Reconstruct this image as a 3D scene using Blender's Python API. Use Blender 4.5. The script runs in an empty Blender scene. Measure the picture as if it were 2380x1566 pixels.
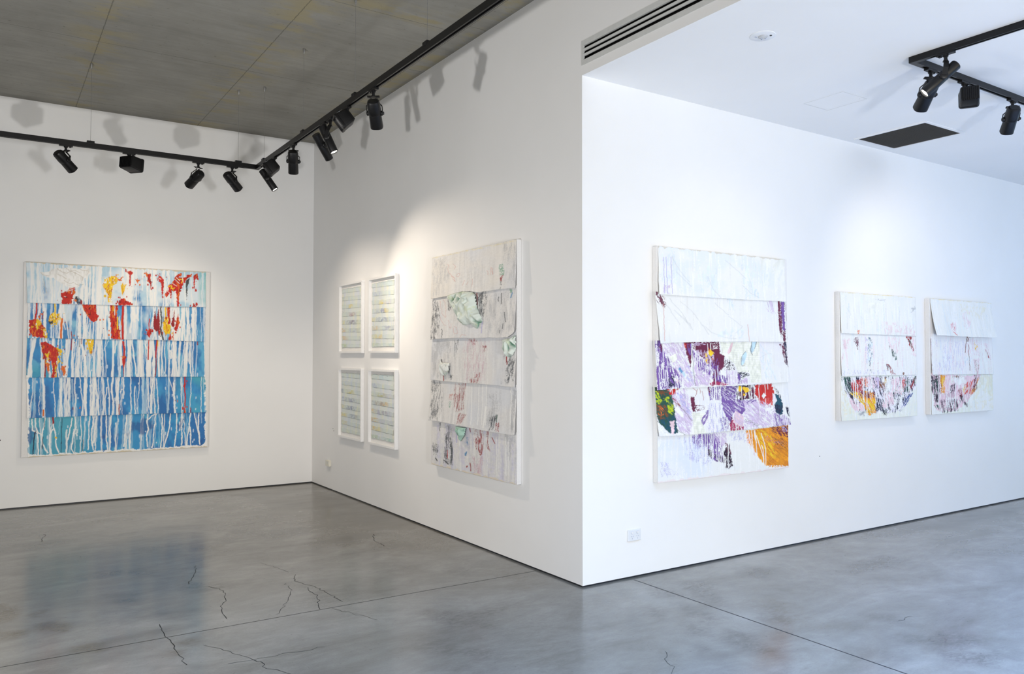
import bpy, math
import numpy as np
from mathutils import Vector, Matrix

# ------------------------------------------------------------------ camera, world, light, exposure
C = bpy.context.scene.collection
SC = bpy.context.scene
L, HLOW, HHIGH = 5.522, 3.584, 4.342          # far wall, low ceiling, concrete ceiling (metres; origin = outer wall corner)

def camera():
    yaw, pitch, roll, f = 0.582977, 0.0251135, 0.00090320, 1847.076
    cy, sy, cp, sp, cr, sr = math.cos(yaw), math.sin(yaw), math.cos(pitch), math.sin(pitch), math.cos(roll), math.sin(roll)
    fwd = Vector((sy*cp, cy*cp, sp)); right = Vector((cy, -sy, 0)); up = right.cross(fwd)
    r2 = right*cr + up*sr; u2 = up*cr - right*sr
    cd = bpy.data.cameras.new('camera'); co = bpy.data.objects.new('camera', cd); C.objects.link(co)
    m = Matrix.Identity(4)
    for i in range(3):
        m[i][0], m[i][1], m[i][2] = r2[i], u2[i], -fwd[i]
    m[0][3], m[1][3], m[2][3] = -3.46751, -4.36515, 1.6
    co.matrix_world = m
    cd.sensor_width = 36; cd.sensor_fit = 'HORIZONTAL'; cd.lens = f*36/2380; cd.clip_start = .05
    SC.camera = co
camera()
SC.view_settings.view_transform = 'Standard'; SC.view_settings.look = 'None'
SC.view_settings.gamma = 1; SC.view_settings.use_curve_mapping = False
SC.view_settings.exposure = 0.0
w = bpy.data.worlds.new('daylight'); SC.world = w; w.use_nodes = True
w.node_tree.nodes['Background'].inputs[0].default_value = (.75, .87, 1, 1)
w.node_tree.nodes['Background'].inputs[1].default_value = .6

def area(name, loc, aim, sx, sy, power, col, spread=180):
    ld = bpy.data.lights.new(name, 'AREA'); ld.shape = 'RECTANGLE'; ld.size = sx; ld.size_y = sy
    ld.energy = power; ld.color = col; ld.spread = math.radians(spread)
    o = bpy.data.objects.new(name, ld); C.objects.link(o); o.location = loc
    o.rotation_euler = (Vector(aim)-Vector(loc)).to_track_quat('-Z', 'Y').to_euler()
    return o
# room light: glazed street front behind the camera, small side lamp, added fill panels, all outside the frame
area('daylight_door', (-2.0, -6.6, 1.3), (0.5, 0, 2.2), 0.3, 0.4, 200.0, (1.000, 1.000, 1.000), 180)
area('daylight_shopfront', (1.4, -6.9, 1.5), (1.2, 0, 1.3), 2.6, 2.6, 84.0, (1.000, 0.86, 0.50), 180)
area('daylight_left_front', (-4.7, -6.9, 1.5), (-3.5, 2, 1.5), 1.8, 2.4, 82, (1.000, 0.90, 0.82), 180)
area('side_lamp', (-4.52, -0.34, 1.375), (-1.0, 3.2, 3.2), 0.11, 0.11, 88.0, (1.000, 0.975, 0.940), 180)  # small unseen lamp, placed where the track lamps' wall shadows point back to
area('fill_overhead_right', (3.9, -5.2, 3.58), (3.9, -5.2, 0), 5.0, 2.4, 948.9, (0.323, 0.506, 1.000), 110)  # added overhead panel, lifts the blue light on the right floor and ceiling
area('fill_overhead_left', (-1.1, -3.4, 4.335), (-1.1, -3.4, 0), 1.8, 2.4, 155.0, (0.280, 0.560, 1.000), 100)  # added down-facing panel to brighten floor and wall by the outer corner
area('fill_right_side', (8.4, -4, 1.5), (3, -2, 0.5), 3.6, 2.4, 104.4, (0.442, 0.732, 1.000), 180)  # added panel for more blue on the right-hand floor
SP = dict(blue=54.0, frames=42.0, white=144.3, white2=2.4, purple=18.0, small=44.0, low=72.0)   # beam strength of the lit track lamps (W)
w.node_tree.nodes['Background'].inputs[1].default_value = .2


# ------------------------------------------------------------------ helpers
def s2l(c):
    c = np.asarray(c, float)/255
    return np.where(c <= .04045, c/12.92, ((c+.055)/1.055)**2.4)

def lin(r, g, b): return tuple(float(x) for x in s2l((r, g, b))) + (1,)

def mat(name, col, rough=.5, metal=0, spec=.5, build=None):
    m = bpy.data.materials.new(name); m.use_nodes = True
    nt = m.node_tree; b = nt.nodes['Principled BSDF']
    b.inputs['Base Color'].default_value = col; b.inputs['Roughness'].default_value = rough
    b.inputs['Metallic'].default_value = metal; b.inputs['Specular IOR Level'].default_value = spec
    if build: build(nt, b)
    return m

def N(nt, t, **kw):
    n = nt.nodes.new(t)
    for k, v in kw.items(): setattr(n, k, v)
    return n
def noise(nt, vec, scale, detail=4, rough=.55, dist=0):
    n = N(nt, 'ShaderNodeTexNoise'); n.inputs['Scale'].default_value = scale; n.inputs['Detail'].default_value = detail
    n.inputs['Roughness'].default_value = rough; n.inputs['Distortion'].default_value = dist
    nt.links.new(vec, n.inputs['Vector']); return n.outputs['Fac']
def mapping(nt, sc=(1, 1, 1), loc=(0, 0, 0), src=None):
    if src is None: src = N(nt, 'ShaderNodeNewGeometry').outputs['Position']
    m = N(nt, 'ShaderNodeMapping'); m.inputs['Scale'].default_value = sc; m.inputs['Location'].default_value = loc
    nt.links.new(src, m.inputs['Vector']); return m.outputs['Vector']
def ramp(nt, fac, *stops):
    r = N(nt, 'ShaderNodeValToRGB'); e = r.color_ramp.elements
    while len(e) < len(stops): e.new(.5)
    for el, (p, c) in zip(e, stops): el.position = p; el.color = c if len(c) == 4 else (*c, 1)
    nt.links.new(fac, r.inputs[0]); return r.outputs[0]
def mixc(nt, fac, a, b, mode='MIX'):
    m = N(nt, 'ShaderNodeMix', data_type='RGBA', blend_type=mode)
    for s, v in ((0, fac), (6, a), (7, b)):
        if isinstance(v, (int, float)): m.inputs[s].default_value = v
        elif isinstance(v, tuple): m.inputs[s].default_value = v
        else: nt.links.new(v, m.inputs[s])
    return m.outputs[2]
def math_(nt, op, a, b=None):
    m = N(nt, 'ShaderNodeMath', operation=op)
    for i, v in enumerate((a, b)):
        if v is None: continue
        if isinstance(v, (int, float)): m.inputs[i].default_value = v
        else: nt.links.new(v, m.inputs[i])
    return m.outputs[0]
def bump(nt, b, h, strength=.2, dist=.002):
    n = N(nt, 'ShaderNodeBump'); n.inputs['Strength'].default_value = strength; n.inputs['Distance'].default_value = dist
    nt.links.new(h, n.inputs['Height']); nt.links.new(n.outputs[0], b.inputs['Normal'])

# ------------------------------------------------------------------ materials
def plaster(nt, b):
    v = mapping(nt)
    f = noise(nt, v, 1.3, 3); nt.links.new(ramp(nt, f, (.3, (.835, .835, .832)), (.7, (.86, .86, .858))), b.inputs['Base Color'])
    bump(nt, b, noise(nt, v, 220, 2), .04, .001)
M_wall = mat('white_plaster', (.85, .85, .85, 1), .75, build=plaster)
M_greyrender = mat('grey_render', (.3, .3, .3, 1), .8, build=lambda nt, b: nt.links.new(ramp(nt, noise(nt, mapping(nt), 2, 4), (.3, (.24, .24, .235)), (.7, (.30, .30, .295))), b.inputs['Base Color']))
M_low = mat('white_plasterboard', (.85, .85, .85, 1), .8, build=plaster)

def ceiling_concrete(nt, b):
    geo = N(nt, 'ShaderNodeNewGeometry').outputs['Position']
    v = mapping(nt, (1, 1, 1), src=geo)
    vs = mapping(nt, (.6, 5.0, 1), src=geo)
    base = ramp(nt, noise(nt, v, 1.5, 5, .6), (.28, (.205, .2, .178)), (.5, (.245, .24, .216)), (.75, (.295, .288, .26)))
    streak = ramp(nt, noise(nt, vs, 3.2, 5, .65), (.3, (.9, .9, .9)), (.7, (1.07, 1.07, 1.07)))
    col = mixc(nt, 1.0, base, streak, 'MULTIPLY')
    sep = N(nt, 'ShaderNodeSeparateXYZ'); nt.links.new(geo, sep.inputs[0])
    X, Y = sep.outputs[0], sep.outputs[1]
    wob = math_(nt, 'MULTIPLY', math_(nt, 'SUBTRACT', noise(nt, v, 30, 2), .5), .012)
    near = None; line = None
    def band(co, c, w_):
        return math_(nt, 'LESS_THAN', math_(nt, 'ABSOLUTE', math_(nt, 'SUBTRACT', math_(nt, 'ADD', co, wob), c)), w_)
    def soft(co, c, w_):
        d = math_(nt, 'ABSOLUTE', math_(nt, 'SUBTRACT', co, c))
        m = N(nt, 'ShaderNodeMapRange'); m.inputs[1].default_value = 0; m.inputs[2].default_value = w_; m.inputs[3].default_value = 1; m.inputs[4].default_value = 0
        nt.links.new(d, m.inputs[0]); return m.outputs[0]
    main = math_(nt, 'LESS_THAN', X, -.17)
    strip = math_(nt, 'GREATER_THAN', X, -.17)
    terms = [math_(nt, 'MULTIPLY', band(Y, c, .0035), main) for c in (5.22, 3.34, 1.45, -.44)]
    terms += [math_(nt, 'MULTIPLY', band(Y, c, .0035), strip) for c in (3.64, 2.45, 1.28, .05)]
    terms += [band(X, c, .0042) for c in (-3.97, -2.70, -1.43)] + [band(X, -.17, .0035)]
    for t in terms: line = t if line is None else math_(nt, 'MAXIMUM', line, t)
    for t in (soft(X, -2.70, .32), soft(X, -1.43, .38), soft(Y, 1.36, .22), soft(X, -.10, .3)):
        near = t if near is None else math_(nt, 'MAXIMUM', near, t)
    st = ramp(nt, noise(nt, mapping(nt, (1, 2.2, 1), (3.1, .7, 0), src=geo), 2.6, 6, .62), (.46, (0, 0, 0)), (.58, (1, 1, 1)))
    yel = math_(nt, 'MULTIPLY', math_(nt, 'MULTIPLY', st, near), .8)
    col = mixc(nt, yel, col, (.29, .25, .14, 1))
    pit = ramp(nt, noise(nt, mapping(nt, (1, 2, 1), src=geo), 24, 2, .5), (.70, (0, 0, 0)), (.75, (1, 1, 1)))
    col = mixc(nt, math_(nt, 'MULTIPLY', pit, .6), col, (.07, .065, .05, 1))
    col = mixc(nt, math_(nt, 'MULTIPLY', line, .6), col, (.06, .055, .045, 1))
    nt.links.new(col, b.inputs['Base Color'])
    bump(nt, b, math_(nt, 'SUBTRACT', noise(nt, v, 60, 4), line), .25, .004)
M_conc = mat('board_marked_concrete', (.25, .24, .22, 1), .8, build=ceiling_concrete)

def floor_concrete(nt, b):
    geo = N(nt, 'ShaderNodeNewGeometry').outputs['Position']
    v = mapping(nt, src=geo); vs = mapping(nt, (1, 2.2, 1), src=geo)
    f1 = noise(nt, vs, .9, 6, .62, .6)
    base = ramp(nt, f1, (.28, (.122, .119, .107)), (.5, (.192, .189, .175)), (.74, (.275, .271, .255)))
    f2 = ramp(nt, noise(nt, mapping(nt, (1, 1.6, 1), src=geo), 5, 8, .72, .5), (.3, (.84, .84, .84)), (.7, (1.13, 1.13, 1.13)))
    col = mixc(nt, 1.0, base, f2, 'MULTIPLY')
    fine = ramp(nt, noise(nt, v, 90, 3, .7), (.3, (.93, .93, .93)), (.7, (1.06, 1.06, 1.06)))
    col = mixc(nt, 1.0, col, fine, 'MULTIPLY')
    at = N(nt, 'ShaderNodeAttribute', attribute_name='stain')
    sep = N(nt, 'ShaderNodeSeparateColor'); nt.links.new(at.outputs['Color'], sep.inputs[0])
    brk = ramp(nt, noise(nt, vs, 14, 6, .7, 1.2), (.36, (0, 0, 0)), (.60, (1, 1, 1)))
    k0 = math_(nt, 'MULTIPLY', sep.outputs[0], math_(nt, 'ADD', math_(nt, 'MULTIPLY', brk, .7), .3))
    k1 = math_(nt, 'MULTIPLY', sep.outputs[1], math_(nt, 'ADD', math_(nt, 'MULTIPLY', brk, .6), .4))
    col = mixc(nt, math_(nt, 'MULTIPLY', k0, .95), col, (.055, .055, .055, 1))
    col = mixc(nt, math_(nt, 'MULTIPLY', k1, .85), col, (.085, .068, .042, 1))
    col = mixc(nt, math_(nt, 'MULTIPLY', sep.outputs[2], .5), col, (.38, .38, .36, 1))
    spk = ramp(nt, noise(nt, v, 38, 1, .5), (.735, (0, 0, 0)), (.76, (1, 1, 1)))
    col = mixc(nt, math_(nt, 'MULTIPLY', spk, .35), col, (.05, .05, .05, 1))
    nt.links.new(col, b.inputs['Base Color'])
    rg = ramp(nt, noise(nt, vs, 2.2, 4, .6), (.3, (.15, .15, .15)), (.75, (.25, .25, .25)))
    nt.links.new(rg, b.inputs['Roughness'])
    bump(nt, b, noise(nt, v, 45, 4), .05, .002)
M_floor = mat('polished_concrete', (.2, .2, .19, 1), .3, spec=.62, build=floor_concrete)

def grain(c0, c1, sc, bs=.1):
    def f(nt, b):
        v = mapping(nt); n_ = noise(nt, v, sc, 3)
        nt.links.new(ramp(nt, n_, (.3, c0), (.7, c1)), b.inputs['Base Color']); bump(nt, b, n_, bs, .001)
    return f
M_black = mat('black_powder_coat', (.005, .005, .006, 1), .42, spec=.32, build=grain((.0035, .0035, .004), (.006, .006, .007), 160, .06))
M_blackin = mat('black_slot', (.002, .002, .002, 1), .8, build=grain((.0015, .0015, .0015), (.003, .003, .003), 80, .02))
M_shade_cut = mat('gap_shade_and_saw_cut', (.012, .014, .02, 1), .5, build=grain((.009, .011, .016), (.016, .02, .03), 40, .02))  # near-black for the shade in the wall gap and for the saw cut
M_crack = mat('crack_dirt', (.03, .03, .03, 1), .8, spec=.1, build=grain((.022, .022, .022), (.045, .045, .045), 60, .05))
M_white = mat('white_paint', (.8, .8, .8, 1), .45, build=grain((.79, .79, .79), (.82, .82, .82), 40, .03))
M_cream = mat('cream_plastic', (.7, .68, .58, 1), .35, build=grain((.68, .66, .56), (.72, .70, .61), 30, .02))
M_plastic = mat('white_plastic', (.75, .77, .80, 1), .3, build=grain((.74, .76, .79), (.77, .79, .82), 30, .02))
M_pin = mat('socket_slot_grey', (.4, .45, .57, 1), .6, build=grain((.38, .43, .55), (.43, .48, .6), 30, .02))
M_rim = mat('switch_rim', (.62, .67, .77, 1), .5, build=grain((.6, .65, .75), (.65, .7, .8), 30, .02))
M_grille = mat('eggcrate_grey', (.05, .048, .044, 1), .6, build=grain((.042, .04, .037), (.058, .055, .05), 70, .05))
M_alu = mat('greige_aluminium', (.62, .63, .62, 1), .45, build=grain((.6, .61, .6), (.65, .66, .65), 25, .02))
M_steel = mat('steel_cable', (.3, .3, .3, 1), .35, .8, build=grain((.27, .27, .27), (.34, .34, .34), 90, .02))
M_sticker = mat('silver_sticker', (.6, .66, .72, 1), .35, build=grain((.5, .58, .68), (.72, .76, .8), 60, .02))
M_refl = mat('aluminium_reflector', (.6, .6, .6, 1), .25, .9, build=grain((.55, .55, .56), (.66, .66, .67), 40, .02))
M_edge = mat('primed_canvas_edge', (.78, .77, .76, 1), .7, build=grain((.76, .75, .74), (.81, .8, .79), 120, .1))
M_frame = mat('white_lacquer_frame', (.82, .82, .82, 1), .35, build=grain((.81, .81, .81), (.84, .84, .84), 30, .02))
M_mat = mat('mount_board', (.80, .79, .77, 1), .8, build=grain((.79, .78, .76), (.82, .81, .79), 60, .03))
M_glasslens = mat('clear_plastic', (.9, .92, .95, 1), .1)
M_glasslens.node_tree.nodes['Principled BSDF'].inputs['Transmission Weight'].default_value = .6
def emit(name, col, s):
    m = mat(name, col, .3); b = m.node_tree.nodes['Principled BSDF']
    b.inputs['Emission Color'].default_value = col; b.inputs['Emission Strength'].default_value = s; return m
M_lit = emit('lit_lens', (1, .96, .86, 1), 9)
M_unlit = mat('lens_glass_dark', (.03, .03, .035, 1), .12, build=grain((.02, .02, .025), (.05, .05, .055), 30, .02))
def paint(nt, b):
    at = N(nt, 'ShaderNodeAttribute', attribute_name='paint'); nt.links.new(at.outputs['Color'], b.inputs['Base Color'])
    bump(nt, b, noise(nt, mapping(nt), 170, 3), .12, .001)
M_paint = mat('oil_paint_on_canvas', (.8, .8, .8, 1), .55, spec=.3, build=paint)
M_cloth = mat('painted_cloth', (.7, .75, .7, 1), .7, spec=.2, build=paint)

# ------------------------------------------------------------------ mesh helpers
class MB:
    def __init__(s): s.v = []; s.f = []
    def add(s, vs, fs):
        o = len(s.v); s.v += [tuple(float(c) for c in p) for p in vs]; s.f += [tuple(i+o for i in f) for f in fs]; return s
    def box(s, a, b):
        (x0, y0, z0), (x1, y1, z1) = a, b
        x0, x1 = min(x0, x1), max(x0, x1); y0, y1 = min(y0, y1), max(y0, y1); z0, z1 = min(z0, z1), max(z0, z1)
        return s.add([(x0,y0,z0),(x1,y0,z0),(x1,y1,z0),(x0,y1,z0),(x0,y0,z1),(x1,y0,z1),(x1,y1,z1),(x0,y1,z1)],
                     [(3,2,1,0),(4,5,6,7),(0,1,5,4),(1,2,6,5),(2,3,7,6),(3,0,4,7)])
    def obox(s, c, ax, ay, az, hx, hy, hz):
        c = Vector(c); vs = []
        for k in (-1, 1):
            for (i, j) in ((-1,-1),(1,-1),(1,1),(-1,1)): vs.append(c + ax*(i*hx) + ay*(j*hy) + az*(k*hz))
        return s.add(vs, [(3,2,1,0),(4,5,6,7),(0,1,5,4),(1,2,6,5),(2,3,7,6),(3,0,4,7)])
    def rings(s, rs, cap0=True, cap1=True):
        n = len(rs[0]); vs = [p for r in rs for p in r]; fs = []
        for k in range(len(rs)-1):
            for i in range(n): fs.append((k*n+i, k*n+(i+1) % n, (k+1)*n+(i+1) % n, (k+1)*n+i))
        if cap0: fs.append(tuple(reversed(range(n))))
        if cap1: fs.append(tuple(range((len(rs)-1)*n, len(rs)*n)))
        return s.add(vs, fs)
    def lathe(s, c, d, prof, n=28, ax=None, ratio=1., sq=2., cap0=True, cap1=True):
        c = Vector(c); d = Vector(d).normalized()
        if ax is None: ax = d.orthogonal()
        ax = Vector(ax).normalized(); ay = d.cross(ax)
        rs = []
        for z, r in prof:
            ring = []
            for i in range(n):
                a = 2*math.pi*i/n; ca, sa = math.cos(a), math.sin(a)
                ring.append(c + d*z + ax*(r*math.copysign(abs(ca)**(2/sq), ca)) + ay*(r*ratio*math.copysign(abs(sa)**(2/sq), sa)))
            rs.append(ring)
        return s.rings(rs, cap0, cap1)
    def tube(s, pts, r, n=8):
        pts = [Vector(p) for p in pts]; rs = []
        for i, p in enumerate(pts):
            t = (pts[min(i+1, len(pts)-1)] - pts[max(i-1, 0)]).normalized(); a = t.orthogonal().normalized(); b = t.cross(a)
            rs.append([p + a*(r*math.cos(2*math.pi*k/n)) + b*(r*math.sin(2*math.pi*k/n)) for k in range(n)])
        return s.rings(rs)
    def bar(s, pts, side, w, t):
        """flat bar swept along pts: width w along `side`, thickness t across"""
        pts = [Vector(p) for p in pts]; rs = []
        for i, p in enumerate(pts):
            tg = (pts[min(i+1, len(pts)-1)] - pts[max(i-1, 0)]).normalized()
            sd = (side - tg*side.dot(tg)).normalized(); nn = tg.cross(sd)
            rs.append([p + sd*(w/2) + nn*(t/2), p - sd*(w/2) + nn*(t/2), p - sd*(w/2) - nn*(t/2), p + sd*(w/2) - nn*(t/2)])
        return s.rings(rs)
    def build(s, name, m, parent=None, smooth=None, bevel=0):
        me = bpy.data.meshes.new(name); off = parent_world(parent)
        me.from_pydata([(p[0]-off[0], p[1]-off[1], p[2]-off[2]) for p in s.v], [], s.f); me.materials.append(m)
        o = bpy.data.objects.new(name, me); C.objects.link(o)
        if parent: o.parent = parent
        if smooth:
            for p in me.polygons: p.use_smooth = True
            me.set_sharp_from_angle(angle=math.radians(smooth))
        if bevel:
            bv = o.modifiers.new('bevel', 'BEVEL'); bv.width = bevel; bv.segments = 2; bv.limit_method = 'ANGLE'
        return o
def parent_world(p):
    v = Vector((0, 0, 0))
    while p is not None: v += p.location; p = p.parent
    return v
def tag(o, label=None, cat=None, group=None, kind=None):
    if label: o['label'] = label
    if cat: o['category'] = cat
    if group: o['group'] = group
    if kind: o['kind'] = kind
    return o
def thing(name, label, cat, loc, group=None):
    o = bpy.data.objects.new(name, None); C.objects.link(o); o.location = loc; o.empty_display_size = .1
    return tag(o, label, cat, group)
def struct(name, mb, m, **kw): return tag(mb.build(name, m, **kw), kind='structure')

# ------------------------------------------------------------------ room shell
FY, LX, RX = -7.1, -5.9, 8.6            # street front, left wall, right wall
GAP = .013
def grid_floor():
    st = .025
    xs = np.arange(LX, RX+st, st); ys = np.arange(FY, L+.2+st, st)
    X, Y = np.meshgrid(xs, ys); ny, nx = X.shape
    co = np.zeros((ny*nx, 3), np.float32); co[:, 0] = X.ravel(); co[:, 1] = Y.ravel()
    S = np.zeros((ny, nx, 4), np.float32); S[..., 3] = 1
    rng = np.random.default_rng(5)
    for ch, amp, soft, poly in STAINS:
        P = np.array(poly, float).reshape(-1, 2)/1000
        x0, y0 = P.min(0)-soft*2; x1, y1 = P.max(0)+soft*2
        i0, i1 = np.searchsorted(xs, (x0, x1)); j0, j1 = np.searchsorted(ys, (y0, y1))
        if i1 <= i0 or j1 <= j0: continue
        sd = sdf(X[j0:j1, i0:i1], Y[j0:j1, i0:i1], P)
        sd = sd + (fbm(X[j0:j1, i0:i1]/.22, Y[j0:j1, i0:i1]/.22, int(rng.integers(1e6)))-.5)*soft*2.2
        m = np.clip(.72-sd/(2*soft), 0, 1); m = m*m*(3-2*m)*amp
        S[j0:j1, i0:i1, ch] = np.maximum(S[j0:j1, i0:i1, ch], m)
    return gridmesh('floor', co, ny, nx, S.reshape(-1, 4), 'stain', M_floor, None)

def gridmesh(name, co, ny, nx, col, attr, m, parent, keep=None, smooth=True, flip=False, extra=None):
    idx = np.arange(ny*nx).reshape(ny, nx)
    q = np.stack([idx[:-1, :-1], idx[:-1, 1:], idx[1:, 1:], idx[1:, :-1]], -1).reshape(-1, 4)
    if keep is not None: q = q[keep[:-1, :-1].ravel() & keep[1:, 1:].ravel() & keep[:-1, 1:].ravel() & keep[1:, :-1].ravel()]
    if flip: q = q[:, ::-1]
    nv = len(co)
    if extra is not None:          # skirt round the rim, running back by `extra`
        rim = np.concatenate([idx[0, :], idx[1:, -1], idx[-1, -2::-1], idx[-2:0:-1, 0]])
        co = np.concatenate([co, co[rim]+extra]); col = np.concatenate([col, col[rim]*.0+np.array([.6, .58, .55, 1])])
        a = rim; b2 = np.roll(rim, -1); c2 = nv+np.arange(len(rim)); d2 = np.roll(c2, -1)
        sk = np.stack([a, c2, d2, b2], -1); sk = sk if not flip else sk[:, ::-1]
        q = np.concatenate([q, sk]); nv = len(co)
    me = bpy.data.meshes.new(name); me.vertices.add(nv)
    off = np.array(parent_world(parent), np.float32)
    me.vertices.foreach_set('co', (co-off).astype(np.float32).ravel())
    me.loops.add(q.size); me.loops.foreach_set('vertex_index', q.astype(np.int32).ravel())
    me.polygons.add(len(q)); me.polygons.foreach_set('loop_start', np.arange(0, q.size, 4, dtype=np.int32))
    me.polygons.foreach_set('use_smooth', np.full(len(q), smooth))
    me.update(calc_edges=True); me.validate()
    ca = me.color_attributes.new(attr, 'FLOAT_COLOR', 'POINT'); ca.data.foreach_set('color', col.astype(np.float32).ravel())
    me.materials.append(m); o = bpy.data.objects.new(name, me); C.objects.link(o)
    if parent: o.parent = parent
    return o

# ---- painting engine: distance fields and noise, in metres
def vnoise(x, y, seed):
    rng = np.random.default_rng(seed); T = rng.random((128, 128)).astype(np.float32)
    xi = np.floor(x).astype(int); yi = np.floor(y).astype(int); fx = x-xi; fy = y-yi
    fx = fx*fx*(3-2*fx); fy = fy*fy*(3-2*fy)
    a = T[yi & 127, xi & 127]; b = T[yi & 127, (xi+1) & 127]; c = T[(yi+1) & 127, xi & 127]; d = T[(yi+1) & 127, (xi+1) & 127]
    return (a*(1-fx)+b*fx)*(1-fy)+(c*(1-fx)+d*fx)*fy
def fbm(x, y, seed, o=3):
    s = 0; a = .5; t = 0
    for k in range(o): s = s+a*vnoise(x*2**k+7.3*k, y*2**k+3.1*k, seed+k); t += a; a *= .55
    return s/t
def sdf(X, Y, P):
    d = np.full(X.shape, 1e9); ins = np.zeros(X.shape, bool); n = len(P)
    for i in range(n):
        (ax, ay), (bx, by) = P[i], P[(i+1) % n]
        ex, ey = bx-ax, by-ay; q = ex*ex+ey*ey+1e-12
        t = np.clip(((X-ax)*ex+(Y-ay)*ey)/q, 0, 1)
        d = np.minimum(d, (X-ax-t*ex)**2+(Y-ay-t*ey)**2)
        c = ((ay > Y) != (by > Y))
        with np.errstate(divide='ignore', invalid='ignore'): c &= X < (bx-ax)*(Y-ay)/(by-ay if by != ay else 1e-12)+ax
        ins ^= c
    d = np.sqrt(d); return np.where(ins, -d, d)
def pdist(X, Y, P):
    d = np.full(X.shape, 1e9)
    for i in range(len(P)-1):
        (ax, ay), (bx, by) = P[i], P[i+1]; ex, ey = bx-ax, by-ay; q = ex*ex+ey*ey+1e-12
        t = np.clip(((X-ax)*ex+(Y-ay)*ey)/q, 0, 1); d = np.minimum(d, (X-ax-t*ex)**2+(Y-ay-t*ey)**2)
    return np.sqrt(d)

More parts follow.
